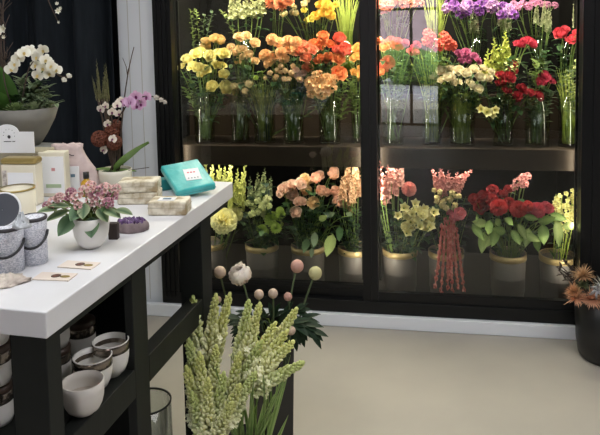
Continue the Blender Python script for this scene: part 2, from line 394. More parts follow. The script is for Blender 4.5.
# ================================================================== SETTING
b = MB(); b.box((-3.2, -6.0, -.1), (3.2, 4.9, 0)); fl = struct('floor', b, M['floor'])
# a few small grit marks on the floor
def wbox(name, t0, t1, d0, d1, z0, z1, m, parent=None, bevel=0, kind='structure'):
    b = MB(); b.box((t0, d0, z0), (t1, d1, z1)); o = b.build(name, m, parent, smooth=False, bevel=bevel)
    if not parent: o.location = W0; o.rotation_euler = (0, 0, -WY)
    if kind and not parent: o['kind'] = kind
    return o
b = MB(); b.box((-3.2, 4.9, 0), (3.2, 5.0, 2.9)); struct('wall_back', b, M['wallp'])
wbox('trim_1', -.970, -.766, -.012, .0, 0, 2.8, M['white'], bevel=.004)       # white pilaster beside the cooler
pl = bpy.context.scene.objects['trim_1']
wbox('trim_2', -.765, 1.375, -.02, .02, 2.12, 2.8, M['wallp'])                 # bulkhead over the cooler
wbox('trim_3', 1.3755, 3.1, -.02, .04, 0, 2.8, M['white'])                    # wall panel right of the cooler
wbox('trim_4', -3.0, -.9705, -.0, .04, 0, 2.8, M['frame'])                     # wall behind the curtain
wbox('baseboard_back', -.97, 1.60, -.075, -.0455, 0, .062, M['white'], bevel=.003)
wbox('baseboard_back.001', -.764, 1.374, -.0445, -.0, 0, .062, M['white'])
for tt in (-.915, -.85):
    wbox('trim_5', tt, tt+.004, -.0135, -.0115, .063, 2.8, M['wallp'])
b = MB(); b.box((-3.2, -3.0, 2.8), (3.2, 4.9, 2.9)); struct('ceiling', b, M['ceil'])
b = MB(); b.box((-3.2, -3.0, 0), (-3.1, 4.9, 2.8)); struct('wall_left', b, M['wallp'])
b = MB(); b.box((3.1, -3.0, 0), (3.2, 4.9, 2.8)); struct('wall_right', b, M['wallp'])
# street-side wall with a glazed doorway; it shows as a reflection in the right cooler door
def mirror_hit(px, py, y):
    r = ray(px, py); k = (W0-EYE).dot(WN)/r.dot(WN); p = EYE+r*k; r2 = r-WN*2*r.dot(WN); k2 = (y-p.y)/r2.y; return p+r2*k2
xa, xb = mirror_hit(378, 120, -3.0).x, mirror_hit(440, 120, -3.0).x
x0, x1 = min(xa, xb), max(xa, xb)
b = MB(); b.box((-3.2, -3.1, 0), (x0, -3.0, 2.8)); b.box((x1, -3.1, 0), (3.2, -3.0, 2.8)); b.box((x0, -3.1, 2.3), (x1, -3.0, 2.8)); struct('wall_front', b, M['darkw'])
b = MB()
for xx in (x0, x0+(x1-x0)*.52, x1-.035): b.box((xx, -3.07, 0), (xx+.035, -3.03, 2.3))
for zz in (.0, 1.62, 2.26): b.box((x0, -3.07, zz), (x1, -3.03, zz+.035))
struct('window_1', b, M['frame'])
b = MB(); b.box((-14, -26, -.12), (14, -6.0, -.02)); o = struct('ground_street', b, M['pave'])
b = MB()
for i in range(60):
    b.blob((-7+i*.24+U(-.1, .1), -9.2+U(-.2, .2), U(.25, .6)), (U(.3, .5), .4, U(.3, .5)), n=8, m=5)
tag(b.build('hedge', M['hedge']), 'clipped green hedge across the street outside the shop door', 'hedge', kind='stuff')
b = MB(); b.box((-13, -19, 0), (13, -18, 4.2)); o = struct('building_street', b, M['facade'])

# ================================================================== COOLER
cool = thing('flower_cooler', 'large black framed glass door flower cooler built into the wall', 'cooler', W0, rot=(0, 0, -WY))
def cbox(name, t0, t1, d0, d1, z0, z1, m, parent=cool, bevel=.002): return wbox(name, t0, t1, d0, d1, z0, z1, m, parent, bevel)
TL, TR = -.765, 1.372
b = MB(); b.box((TL, .0, .064), (TL+.03, .86, 2.12)); b.box((TR-.03, 0, .064), (TR, .86, 2.12)); b.box((TL, .83, .064), (TR, .86, 2.12)); b.box((TL, 0, 2.09), (TR, .86, 2.12))
b.build('cabinet_shell', M['back'], cool, smooth=False)
cbox('deck', TL+.03, TR-.03, .03, .83, .064, .085, M['deck'])
b = MB(); b.box((TL, -.05, .064), (-.672, .03, 2.12))
for tt in (-.748, -.724, -.70): b.box((tt, -.058, .10), (tt+.006, -.05, 2.1))
b.build('left_jamb', M['frame'], cool, smooth=False)
b = MB(); b.box((1.277, -.05, .064), (TR, .03, 2.12)); b.box((1.325, -.056, .064), (1.333, -.05, 2.12)); b.build('right_jamb', M['frame'], cool, smooth=False)
cbox('door_track', TL, TR, -.052, .03, .064, .125, M['frame'])
b = MB(); b.box((-.67, -.01, .125), (.30, .02, .19)); b.box((-.67, -.014, .160), (.30, -.01, .168)); b.build('left_door_rail', M['frame'], cool, smooth=False)
b = MB(); b.box((.27, -.04, .125), (1.277, -.012, .170)); b.build('right_door_rail', M['frame'], cool, smooth=False)
b = MB(); b.box((.272, -.045, .125), (.345, .03, 2.12)); b.box((.308, -.05, .125), (.313, -.045, 2.12)); b.build('mullion', M['frame'], cool, smooth=False)
cbox('left_glass', -.672, .275, .004, .010, .19, 2.12, M['pane'], bevel=0)
cbox('right_glass', .342, 1.278, -.030, -.024, .17, 2.12, M['pane'], bevel=0)
cbox('main_shelf', TL+.03, TR-.03, .06, .36, .765, .868, M['shelf'], bevel=.004)
cbox('back_riser', TL+.03, TR-.03, .36, .62, .765, 1.10, M['shelf'])
cbox('upper_riser', TL+.03, TR-.03, .37, .62, 1.10, 1.19, M['back'])
for z, d in ((2.085, .10), ):
    cbox('light_strip', TL+.1, TR-.1, d-.02, d+.02, z-.004, z+.006, M['white'])

for t0, t1 in ((-.671, -.659), (.26, .2695), (.346, .356), (1.266, 1.2765)):
    cbox('light_strip', t0, t1, .031, .043, .2, 2.05, M['frame'])  # upright strips added to go with the extra fill at the door edges
SH, UP, DK = .868, 1.19, .085
# ------------------------------------------------------------------ vases
def vase(px, py, d, z, r, h, label, group=None, name='glass_vase', fill=.5, taper=.95):
    p = wpx(px, py, d); p.z = z+.0005
    root = thing(name, label, 'vase', p, group=group)
    b = MB(); b.lathe([(.001, 0), (r*taper, 0), (r*taper, .004), (r, h), (r-.003, h), (r*taper-.003, .010), (.001, .010)], 32); b.build('glass_body', M['vase'], root)
    b = MB(); rr = r*taper-.0045; b.lathe([(.001, .0115), (rr, .0115), (rr+.002*fill, h*fill), (.001, h*fill)], 28); b.build('water', M['water'], root)
    return p
def bucket(px, r, label, d=.2, h=.225):
    p = wpx(px, 244, d); p.z = DK+.0005; root = thing('flower_bucket', label, 'bucket', p, group='taupe buckets on the cooler deck')
    b = MB(); b.lathe([(.001, 0), (r*.9, 0), (r, h-.03), (r, h), (r-.004, h), (r-.004, .03), (.001, .03)], 36); b.build('bucket_body', M['bucket'], root)
    b = MB(); b.lathe([(r+.0005, h-.028), (r+.003, h-.028), (r+.003, h+.002), (r+.0005, h+.002), (r-.004, h+.002), (r-.004, h-.02)], 36); b.build('brass_rim', M['band'], root)
    return p
GRP_V = 'clear glass vases on the main cooler shelf'
VS = {}
for k, px, r, lab in (('yel', 205, .056, 'clear glass vase holding the butter yellow roses'), ('pch', 241, .052, 'clear glass vase holding the apricot roses'),
                      ('grn', 265, .058, 'clear glass vase packed with bright green stems left of centre'), ('orc', 294, .056, 'clear glass vase holding the frilly orange carnations'),
                      ('orr', 330, .058, 'clear glass vase holding the big orange roses by the mullion'), ('edg', 357, .03, 'slim clear glass vase just left of the mullion'),
                      ('crl', 393, .056, 'clear glass vase just right of the mullion under coral blooms'), ('red', 432, .05, 'clear glass vase holding the salmon red blooms and grass'),
                      ('crm', 462, .066, 'wide clear glass vase of vivid green stems under the cream roses'), ('brn', 503, .052, 'clear glass vase with brown stems under crimson roses'),
                      ('cri', 537, .06, 'clear glass vase of twisted stems right of the brown stemmed vase'), ('rgt', 569, .052, 'rightmost clear glass vase on the main shelf, with bushy green stems')):
    VS[k] = vase(px, 140, .16+(.0 if k not in ('edg',) else .04), SH, r, .245 if k != 'crm' else .26, lab, GRP_V)
BV = {}
for k, px, lab in (('lg', 200, 'clear vase of pale green sprigs at the far top left'), ('gr', 246, 'clear vase of green blossom on the upper step, second from left'), ('om', 277, 'clear vase of the orange pompons on the upper step'),
                   ('yw', 315, 'clear vase of the golden flowers on the upper step'), ('gg', 347, 'clear vase of green grass on the upper step left of mullion'),
                   ('cp', 396, 'clear vase of coral flowers on the upper step'), ('gs', 436, 'clear vase of tall green spikes on the upper step'), ('pu', 476, 'clear vase of the violet flowers on the upper step'),
                   ('pv', 506, 'clear vase of lilac and violet flowers on the upper step'), ('pk', 540, 'clear vase of pink and mauve flowers on the upper step'), ('wt', 569, 'rightmost clear vase on the upper step with pale sprigs')):
    BV[k] = vase(px, 60, .47, UP, .058, .25, lab, 'clear glass vases on the upper cooler step')
BK = {}
for k, px, lab in (('ysn', 212, 'leftmost brass rimmed taupe bucket, under yellow snapdragons'), ('lim', 262, 'brass rimmed taupe bucket under the lime green flowers'), ('pnk', 308, 'brass rimmed taupe bucket under the blush roses'),
                   ('sal', 355, 'brass rimmed taupe bucket beside the mullion on its left'), ('stk', 400, 'brass rimmed taupe bucket beside the mullion on its right'), ('ama', 446, 'brass rimmed taupe bucket behind the hanging red tassels'),
                   ('rds', 508, 'brass rimmed taupe bucket under the dark red roses'), ('wax', 558, 'rightmost brass rimmed taupe bucket in the cooler')):
    BK[k] = bucket(px, .088 if k != 'ysn' else .08, lab)

def bunch(kind, pts, base, m, label, name, group, d=(.08, .2), base_r=.035, bz=.02, extra=.7, **kw):
    more = [(q[0]+U(-6, 6), q[1]+U(-5, 6), q[2]*U(.75, .95), q[3] if len(q) > 3 else m, 1) for q in pts if extra and U(0, 1) < extra]
    for q in list(pts)+more:
        px, py, r = q[:3]; mm = q[3] if len(q) > 3 else m
        tgt = wpx(px, py, U(*d)-.01+(.045 if len(q) > 4 else 0)); bs = near_vase(base, base_r)+V((0, 0, bz))
        flower(name, kind, tgt, bs, r*1.0/ppm(tgt), mm, label, 'flower', group, **kw)
YEL = petal((232, 208, 84), (250, 242, 170)); APR = petal((226, 172, 106), (250, 222, 172)); ORG = petal((236, 156, 84), (252, 204, 144)); ORR = petal((220, 100, 40), (246, 156, 86))
CORAL = petal((216, 104, 66), (244, 154, 112)); REDO = petal((200, 66, 46), (232, 108, 80)); PCREAM = petal((222, 170, 110), (246, 214, 160)); CREAM = petal((214, 190, 120), (244, 232, 184))
IVORY = petal((216, 200, 96), (246, 240, 184)); BLUSH = petal((224, 164, 138), (250, 220, 200)); PINK = petal((196, 96, 96), (230, 152, 140)); MAG = petal((166, 50, 110), (214, 110, 160))
VIO = petal((84, 30, 110), (146, 76, 170)); LIL = petal((150, 96, 160), (196, 150, 196)); CRIM = petal((120, 10, 24), (190, 28, 48)); DRED = petal((96, 10, 20), (168, 24, 34)); GOLD = petal((206, 140, 20), (244, 196, 50))
LEMON = petal((214, 200, 70), (240, 228, 110)); YGRN = petal((150, 170, 50), (214, 216, 96)); LIMEP = petal((130, 160, 50), (186, 206, 92)); SALM = petal((190, 84, 70), (226, 146, 120)); HOT = petal((190, 50, 70), (226, 100, 120))
# main shelf, left door
bunch('rose', [(187, 59, 7.2), (196, 53, 7), (210, 55, 7.5), (224, 53, 7.5), (198, 67, 6.8), (206, 69, 6.4), (224, 74, 6.5), (212, 86, 7), (226, 86, 7.6), (217, 64, 6), (182, 66, 4.5)], VS['yel'], YEL,
      'butter yellow rose in the big bunch at the left end of the cooler', 'yellow_rose', 'butter yellow roses in the left vase')
bunch('tight', [(206, 41, 6), (214, 38, 6), (220, 40, 5.5), (204, 46, 5)], VS['yel'], petal((200, 160, 80), (236, 204, 140)), 'dusty straw yellow rose peeking above the butter yellow roses', 'straw_rose', 'straw roses above the yellow bunch', d=(.2, .27))
bunch('rose', [(239, 36, 6.3), (247, 35, 6), (255, 43, 6.2), (236, 51, 6.2), (243, 48, 5.2), (249, 54, 5.5), (255, 61, 5.2), (231, 47, 5), (238, 60, 5)], VS['pch'], APR,
      'apricot rose in the bunch right of the butter yellow roses', 'apricot_rose', 'apricot roses')
bunch('ruffle', [(272, 39, 6.5), (279, 43, 7), (288, 41, 7), (296, 42, 6.5), (265, 55, 7), (274, 57, 7.5), (281, 52, 6.5), (269, 63, 6.5), (289, 50, 6.5), (284, 59, 6)], VS['orc'], ORG,
      'frilly light orange carnation in the middle of the left door', 'orange_carnation', 'frilly orange carnations')
bunch('bud', [(270, 73, 3.2), (276, 77, 3.3), (281, 66, 3.3), (285, 71, 3.3), (291, 73, 3.4), (284, 79, 3.2), (293, 66, 3), (277, 70, 3), (289, 79, 3), (299, 79, 3)], VS['orc'], PCREAM,
      'tiny cream spray rose bud below the frilly orange carnations', 'spray_rose_bud', 'cream spray rose buds', d=(.08, .14))
bunch('rose', [(299, 51, 7.2), (306, 57, 7), (308, 66, 6.6), (303, 44, 6.6), (313, 49, 6)], VS['orc'], CORAL, 'coral orange rose between the frilly carnations and the big orange roses', 'coral_rose', 'coral orange roses')
bunch('rose', [(323, 36, 7.2), (319, 45, 7), (328, 57, 8), (339, 58, 7.6), (339, 72, 9), (318, 60, 6), (330, 44, 6)], VS['orr'], ORR, 'large vivid orange rose left of the mullion', 'orange_rose', 'vivid orange roses')
bunch('tight', [(339, 39, 7), (345, 50, 7.6), (337, 50, 6)], VS['orr'], REDO, 'red orange rose above the big orange roses', 'red_orange_rose', 'red orange roses left of the mullion')
bunch('rose', [(357, 48, 6.5), (357, 55, 5.5), (355, 72, 5.5), (361, 74, 5)], VS['edg'], petal((216, 150, 50), (242, 190, 96)), 'golden orange rose tight against the mullion on its left', 'golden_rose', 'golden roses against the mullion', d=(.14, .22), base_r=.01)
bunch('cluster', [(313, 84, 9), (322, 91, 9.5), (329, 86, 9), (317, 76, 7), (333, 79, 6), (311, 93, 6), (326, 80, 8)], VS['orr'], petal((236, 160, 84), (252, 214, 152)), 'soft orange clustered bloom hanging over the vase by the mullion', 'soft_orange_cluster', 'soft orange clusters', d=(.05, .1), face=.9, up=.1)
bunch('ruffle', [(298, 77, 4.6), (303, 73, 4.2), (296, 70, 4)], VS['orc'], BLUSH, 'pale coral carnation beside the cream spray rose buds', 'pale_coral_carnation', 'pale coral carnations')
bunch('bud', [(240, 86, 4.4), (249, 84, 4.6), (236, 92, 4), (245, 91, 3.6)], VS['grn'], petal((206, 176, 110), (236, 214, 160)), 'creamy beige bud at the left of the bright green stems', 'beige_bud', 'creamy beige buds')
bunch('ruffle', [(256, 78, 3), (322, 104, 2.5)], VS['grn'], LIMEP, 'small lime green frilly bloom among the green stems', 'lime_bloom', 'lime frilly blooms')
def grass_bunch(base, spread, n, top, label, name='grass_bunch', m=None, cat='grass', thick=.0016, back=0, group=None, heads=None, bz=.012, rb=.034):
    root = thing(name, label, cat, base+V((0, 0, bz)), group=group, kind='stuff'); b = MB()
    for i in range(n):
        a = U(0, 6.28); r = U(0, rb); p0 = V((r*math.cos(a), r*math.sin(a), 0)); a2 = a+U(-.6, .6); s = spread*U(.2, 1)
        p2 = V((s*math.cos(a2), s*math.sin(a2)*.7-back, top*U(.72, 1.05))); b.tube(bez(p0, p0+V((0, 0, p2.z*.6)), p2, 6), [thick, thick, thick, thick, thick*.9, thick*.7, thick*.3], 3)
        if heads and i % 2 == 0:
            for j in range(3): b.blob(p2+V((U(-.012, .012), U(-.012, .012), U(-.02, .02))), (heads, heads, heads*1.4), n=5, m=3, tone=1)
    b.build('blades', m or M['lime'], root); return root
grass_bunch(VS['grn'], .1, 110, .31, 'bright green stems fanned out of a vase at centre left', m=M['lime'])
grass_bunch(VS['grn'], .11, 60, .33, 'darker wispy green filler behind the bright green stems', m=M['leaf'])
grass_bunch(VS['crm'], .06, 120, .25, 'dense vivid green stems filling the wide vase under cream roses', m=M['lime'], rb=.045)
grass_bunch(VS['orc'], .06, 40, .25, 'tangled green stems in the vase under orange carnations', m=M['stem'])
grass_bunch(VS['orr'], .06, 10, .24, 'sparse green stems in the vase under orange roses', m=M['stem'])
grass_bunch(VS['rgt'], .075, 60, .36, 'bushy green stems in the rightmost main shelf vase', m=M['lime'])
grass_bunch(VS['cri'], .06, 26, .26, 'twisted pale stems in the vase under crimson roses', m=M['sage'])
grass_bunch(VS['brn'], .04, 18, .25, 'brown stems standing in a vase under crimson roses', m=M['twig'])
grass_bunch(VS['yel'], .05, 9, .24, 'few thin green stems in the leftmost shelf vase', m=M['stem'])
grass_bunch(VS['pch'], .05, 9, .24, 'few thin green stems in the vase under apricot roses', m=M['stem'])
# main shelf, right door
bunch('rose', [(384, 47, 6.5), (380, 72, 5.5), (378, 40, 5)], VS['crl'], ORR, 'orange rose tucked against the mullion on its right', 'orange_rose', 'orange roses right of the mullion', d=(.03, .12))
bunch('mum', [(388, 62, 8), (397, 44, 8), (391, 40, 5)], VS['crl'], REDO, 'red orange pompon near the top left of the right door', 'red_pompon', 'red orange pompons')
bunch('ruffle', [(411, 52, 5.5), (405, 43, 5), (417, 45, 5), (416, 52, 4)], VS['crl'], HOT, 'dusky pink carnation between the pompons and the salmon blooms', 'pink_carnation', 'dusky pink carnations')
bunch('cluster', [(428, 40, 7), (435, 44, 8), (443, 43, 8.5), (451, 44, 7.5), (431, 35, 6), (447, 38, 6)], VS['red'], petal((196, 56, 36), (232, 100, 74)), 'salmon red clustered bloom at the top of the right door', 'salmon_red_bloom', 'salmon red blooms')
bunch('ruffle', [(459, 54, 5.5), (466, 53, 6), (474, 57, 5.8), (468, 60, 5), (478, 61, 4.5), (461, 61, 4)], VS['red'], MAG, 'magenta pink frilly bloom behind the cream roses', 'magenta_bloom', 'magenta blooms', d=(.2, .27))
bunch('rose', [(434, 76, 6), (441, 70, 6.3), (449, 77, 7), (451, 68, 6.5), (459, 70, 6.5), (466, 73, 6.5), (474, 69, 6), (480, 77, 6.3), (488, 78, 6.3), (479, 89, 5.5), (459, 81, 5), (470, 82, 5.5), (492, 71, 5), (441, 80, 4.5), (484, 68, 5.5)], VS['crm'], petal((230, 204, 150), (252, 243, 214)),
      'cream yellow rose in the full bunch over the vivid green stems', 'cream_rose', 'cream yellow roses')
bunch('rose', [(510, 76, 7.5), (504, 82, 6.5), (523, 88, 7.5), (513, 69, 6.5), (507, 90, 6), (500, 74, 5), (518, 95, 6), (539, 96, 6.5), (531, 92, 5)], VS['brn'], CRIM, 'crimson rose right of the cream yellow roses', 'crimson_rose', 'crimson roses')
bunch('rose', [(545, 75, 8), (552, 80, 5), (540, 81, 5)], VS['cri'], petal((150, 16, 50), (206, 44, 84)), 'raspberry rose at middle right of the right door', 'raspberry_rose', 'raspberry roses')
bunch('rose', [(520, 44, 6.5), (532, 43, 7), (525, 40, 5)], VS['brn'], petal((176, 20, 56), (222, 56, 90)), 'bright cherry rose in the pair above the raspberry rose', 'cherry_rose', 'cherry roses', d=(.16, .24))
bunch('rose', [(561, 33, 8.5), (573, 38, 7), (566, 29, 5.5), (577, 32, 5)], VS['rgt'], petal((170, 20, 40), (224, 60, 80)), 'rose red bloom at the top right corner by the jamb', 'rose_red_bloom', 'rose red blooms at top right')
bunch('lily', [(487, 112, 6), (495, 110, 5), (481, 109, 5)], VS['brn'], IVORY, 'ivory open lily hanging low over the vase edge', 'ivory_lily', 'ivory lilies', d=(.05, .1), face=1, up=.1)
for i, (x, y) in enumerate(((494, 37), (505, 30), (500, 44), (488, 48))):
    lo = wpx(x+U(-2, 2), y+34, .18); spike('green_snapdragon', 'spike', wpx(x, y, .17), lo, VS['brn']+V((0, 0, .02)), .16, YGRN, 'yellow green spike rising left of the cherry roses', group='yellow green spikes', leaves=3)
for i, (x, y, l) in enumerate(((445, 12, 34), (453, 16, 30), (438, 20, 26), (460, 22, 24))):
    pass
grass_bunch(VS['red'], .12, 40, .47, 'tall spiky green grass above the salmon red blooms', m=M['lime'], thick=.0022)
FOL = 'leafy sprigs filling the shelf bouquets'
for (x, y, k) in ((190, 80, 'yel'), (200, 90, 'yel'), (184, 88, 'yel'), (232, 66, 'yel'), (246, 70, 'pch'), (253, 76, 'pch'), (262, 70, 'grn'), (240, 76, 'pch'), (222, 96, 'yel'), (300, 88, 'orc'), (290, 92, 'orc'), (280, 92, 'orc'), (308, 80, 'orr'),
                  (345, 84, 'orr'), (350, 92, 'orr'), (352, 62, 'edg'), (330, 66, 'orr'), (313, 68, 'orr'), (348, 80, 'edg')):
    sprig('leafy_sprig', wpx(x+U(-2, 2), y, U(.14, .26)), near_vase(VS[k], .03)+V((0, 0, .02)), 'leafy green sprig filling the bouquets behind the left door', FOL, n=22, m=M['leaf'] if U(0, 1) < .5 else M['stem'])
for (x, y, k) in ((404, 62, 'crl'), (396, 70, 'crl'), (412, 66, 'crl'), (420, 60, 'red'), (430, 58, 'red'), (446, 58, 'red'), (424, 70, 'red'), (440, 92, 'crm'), (452, 92, 'crm'), (466, 94, 'crm'), (478, 98, 'crm'), (490, 95, 'brn'), (500, 62, 'brn'), (512, 58, 'brn'), (524, 66, 'cri'), (536, 60, 'cri'),
                  (548, 62, 'cri'), (556, 70, 'rgt'), (564, 56, 'rgt'), (572, 70, 'rgt'), (534, 74, 'cri'), (552, 92, 'cri'), (530, 104, 'cri'), (560, 48, 'rgt'), (548, 50, 'cri')):
    sprig('leafy_sprig', wpx(x+U(-2, 2), y, U(.12, .24)), near_vase(VS[k], .03)+V((0, 0, .02)), 'leafy green sprig filling the bouquets behind the right door', FOL, n=22, m=M['leaf'] if U(0, 1) < .4 else (M['sage'] if U(0, 1) < .5 else M['stem']))
for (x, y, k) in ((506, 62, 'brn'), (512, 66, 'brn'), (518, 58, 'brn'), (568, 74, 'rgt'), (574, 84, 'rgt'), (576, 60, 'rgt')):
    sprig('berry_sprig', wpx(x, y, .1), near_vase(VS[k], .03)+V((0, 0, .02)), 'pale yellow green sprig beside the red blooms', 'pale sprigs by the red blooms', m=M['pale'], n=18, L=.02, W=.007)
# upper step
bunch('mum', [(272, 2, 8), (281, 3, 8.5), (276, -4, 8), (288, 0, 7)], BV['om'], petal((190, 90, 50), (228, 142, 96)), 'dusty orange pompon at the top of the left door', 'orange_pompon', 'dusty orange pompons', d=(.36, .46), leaves=1)
bunch('tight', [(283, 14, 3.8), (296, 13, 3.8), (304, 4, 4), (292, 5, 3.4)], BV['yw'], CREAM, 'small cream rose left of the golden flowers up top', 'cream_spray_rose', 'small cream roses up top', d=(.36, .44), leaves=1)
bunch('rose', [(311, 18, 5.2), (304, 10, 4)], BV['yw'], LEMON, 'lemon yellow rose at the top of the left door', 'lemon_rose', 'lemon roses up top', d=(.34, .42), leaves=1)
bunch('ruffle', [(320, 5, 5.5), (327, 4, 5.5), (324, 12, 6), (331, 15, 5.6), (317, 16, 5), (330, 8, 5), (321, -3, 5)], BV['yw'], GOLD, 'golden yellow frilly bloom at the top of the left door', 'golden_bloom', 'golden frilly blooms up top', d=(.36, .45), leaves=1)
for x, k in ((190, 'lg'), (196, 'lg'), (205, 'lg'), (213, 'lg'), (220, 'gr'), (184, 'lg')):
    sprig('green_sprig', wpx(x, U(8, 16), .42), near_vase(BV[k], .03)+V((0, 0, .02)), 'pale green drooping sprig in the top left corner of the cooler', 'pale sprigs top left', m=M['sage'] if x % 2 else M['lleaf'], n=22, L=.03, W=.009)
for x in (232, 238, 246, 252, 258, 262):
    spike('green_blossom', 'loose', wpx(x, -8, .44), wpx(x, U(12, 20), .44), near_vase(BV['gr'], .03)+V((0, 0, .02)), .16, petal((130, 140, 80), (190, 190, 140)), 'dull green blossom spike above the apricot roses', group='dull green spikes up top', leaves=4)
grass_bunch(BV['gg'], .09, 60, .47, 'fine bright green grass at the top left of the mullion', m=M['lime'], thick=.002)
grass_bunch(BV['gs'], .08, 50, .44, 'tall green grassy stems at the top of the right door', m=M['lime'], thick=.0022)
bunch('cluster', [(380, 3, 6.5), (388, 4, 7), (397, 1, 6), (405, 3, 6), (414, 2, 6), (384, 10, 5), (376, -2, 5), (400, -4, 6), (421, 2, 5)], BV['cp'], petal((206, 90, 60), (240, 146, 116)), 'coral pink clustered bloom at the top left of the right door', 'coral_cluster', 'coral clusters up top', d=(.3, .42), leaves=1)
for i in range(24):
    x = 446+i*2.9+U(-2, 2); k = 'pu' if x < 492 else 'pv'; y = U(0, 15) if i % 2 else U(2, 8)
    flower('violet_bloom', 'cluster', wpx(x, y, U(.33, .5)), near_vase(BV[k], .03)+V((0, 0, .02)), U(5.2, 7)/190, VIO if U(0, 1) < .7 else LIL, 'violet clustered bloom in the purple mass at the top right', 'flower', 'violet blooms up top', leaves=1, face=.8)
for i in range(9):
    x = 512+i*5.4+U(-2, 2)
    flower('mauve_bloom', 'cluster', wpx(x, U(0, 7), U(.35, .5)), near_vase(BV['pk'], .03)+V((0, 0, .02)), U(4, 5.6)/190, petal((170, 84, 130), (214, 140, 180)), 'mauve pink bloom right of the violet mass at the top', 'flower', 'mauve pink blooms up top', leaves=1, face=.8)
for k in ('pu', 'pv', 'pk', 'wt', 'pk', 'pv'):
    for j in range(2):
        p = BV[k]; q = p+V((U(-.04, .04), -.02, U(.24, .3)))
        spike('pale_spike', 'loose', q+V((U(-.01, .01), 0, .12)), q-V((0, 0, .02)), near_vase(p, .03)+V((0, 0, .02)), .09, petal((120, 140, 80), (204, 206, 160)), 'thin pale spike among the vases under the purple mass', group='thin pale spikes on the upper step', leaves=3)
# ------------------------------------------------------------------ lower deck
def sp(name, kind, tx, ty, lx, ly, k, w, m, label, group, d=(.1, .2), **kw):
    dd = U(*d); spike(name, kind, wpx(tx, ty, dd-.02), wpx(lx, ly, dd), near_vase(BK[k], .04)+V((0, 0, .035)), w, m, label, 'flower', group, **kw)
for tx, ty, lx, ly in ((207, 154, 203, 190), (220, 152, 218, 195), (231, 158, 228, 198), (246, 156, 240, 202), (213, 160, 210, 192), (225, 166, 224, 190), (238, 168, 234, 205), (200, 158, 196, 190), (243, 172, 238, 200)):
    sp('yellow_snapdragon', 'spike', tx, ty, lx, ly+8, 'ysn', .14, petal((186, 196, 90), (234, 234, 140)), 'acid yellow snapdragon spike right of the turquoise box', 'acid yellow snapdragons', leaves=3)
bunch('ruffle', [(224, 221, 14)], BK['ysn'], petal((222, 210, 110), (252, 246, 190)), 'big pale yellow ruffled bloom at the table corner', 'yellow_bloom', None, extra=0, d=(.05, .07), leaves=0, face=.9)
bunch('ruffle', [(236, 214, 8)], BK['ysn'], petal((222, 210, 110), (250, 242, 180)), 'smaller cream yellow ruffled bloom behind the big one', 'yellow_bloom', None, extra=0, d=(.12, .14), leaves=2, face=.9)
for tx, ty, lx, ly in ((265, 168, 262, 190), (258, 172, 257, 196), (271, 176, 268, 198), (250, 176, 251, 200)):
    sp('pale_spire', 'loose', tx, ty, lx, ly+4, 'lim', .13, petal((120, 136, 90), (196, 204, 150)), 'dim pale green spire behind the lime green flowers', 'dim pale spires', leaves=3, d=(.2, .28))
bunch('bud', [(253, 207, 4.2), (258, 201, 4), (262, 206, 4.5), (267, 199, 4.6), (252, 214, 4.2), (263, 214, 4), (258, 212, 4), (269, 206, 3.6)], BK['lim'], petal((186, 196, 120), (226, 228, 164)), 'small pale lime bud cluster under the dim spires', 'lime_bud', 'pale lime buds', leaves=2)
bunch('mum', [(272, 219, 8.5), (262, 229, 5.5), (281, 214, 5), (276, 228, 6)], BK['lim'], petal((130, 164, 44), (196, 218, 96)), 'lime green pompon left of the blush roses', 'green_ball', 'lime green balls', leaves=3, d=(.08, .14))
bunch('rose', [(286, 186, 7), (281, 193, 6.5), (292, 194, 7.5), (301, 183, 7), (293, 184, 6.5), (296, 212, 7), (298, 201, 6)], BK['pnk'], BLUSH, 'blush pink rose in the left half of the blush bunch', 'blush_rose', 'blush roses left half')
bunch('tight', [(319, 176, 6.2), (333, 174, 6.2), (321, 191, 6.5), (335, 192, 6.2), (342, 197, 5.8), (337, 202, 5.6)], BK['pnk'], petal((220, 156, 128), (248, 208, 184)), 'salmon blush rose in the right half of the blush bunch', 'salmon_rose', 'salmon blush roses right half')
bunch('rose', [(306, 190, 7), (313, 202, 7.2), (305, 178, 6)], BK['pnk'], PCREAM, 'creamy peach rose in the centre of the blush bunch', 'cream_peach_rose', 'creamy peach roses')
for tx, ty, lx, ly in ((349, 160, 346, 190), (356, 152, 355, 188), (342, 176, 343, 200), (352, 172, 352, 205), (359, 170, 358, 198), (347, 184, 350, 210)):
    sp('salmon_stock', 'spike', tx, ty, lx, ly, 'sal', .14, petal((178, 130, 84), (226, 182, 140)), 'salmon and green stock spike tight left of the mullion', 'salmon stocks left of mullion', leaves=2)
for tx, ty, lx, ly in ((380, 160, 381, 195), (388, 164, 386, 200), (397, 168, 394, 195), (376, 168, 378, 200), (402, 162, 399, 186), (385, 180, 386, 205), (391, 158, 391, 180)):
    sp('pink_stock', 'spike', tx, ty, lx, ly, 'stk', .15, petal((196, 112, 104), (236, 180, 164)), 'coral pink stock spike tight right of the mullion', 'coral pink stocks right of mullion', leaves=1, d=(.05, .16))
bunch('ruffle', [(409, 189, 7.8)], BK['stk'], petal((200, 90, 90), (234, 150, 140)), 'single coral carnation right of the coral pink stocks', 'coral_carnation', None, extra=0, d=(.06, .08), face=.9)
bunch('lily', [(404, 208, 6), (411, 222, 6), (419, 212, 6), (426, 219, 7), (430, 227, 6), (407, 233, 6), (415, 204, 5.5), (420, 227, 5.5), (434, 213, 6), (398, 216, 5), (412, 214, 5), (424, 209, 5)], BK['stk'], IVORY, 'pale yellow freesia in front of the buckets right of the mullion', 'pale_freesia', 'pale yellow freesias', d=(.04, .1), face=.5, up=.5, leaves=3)
bunch('rose', [(408, 216, 5.5), (416, 220, 5.5), (423, 214, 6), (426, 226, 6), (405, 226, 5), (431, 218, 5)], BK['stk'], IVORY, 'pale yellow rounded rose among the freesias', 'pale_yellow_rose', 'pale yellow roses among freesias', d=(.05, .1), face=.8, leaves=2)
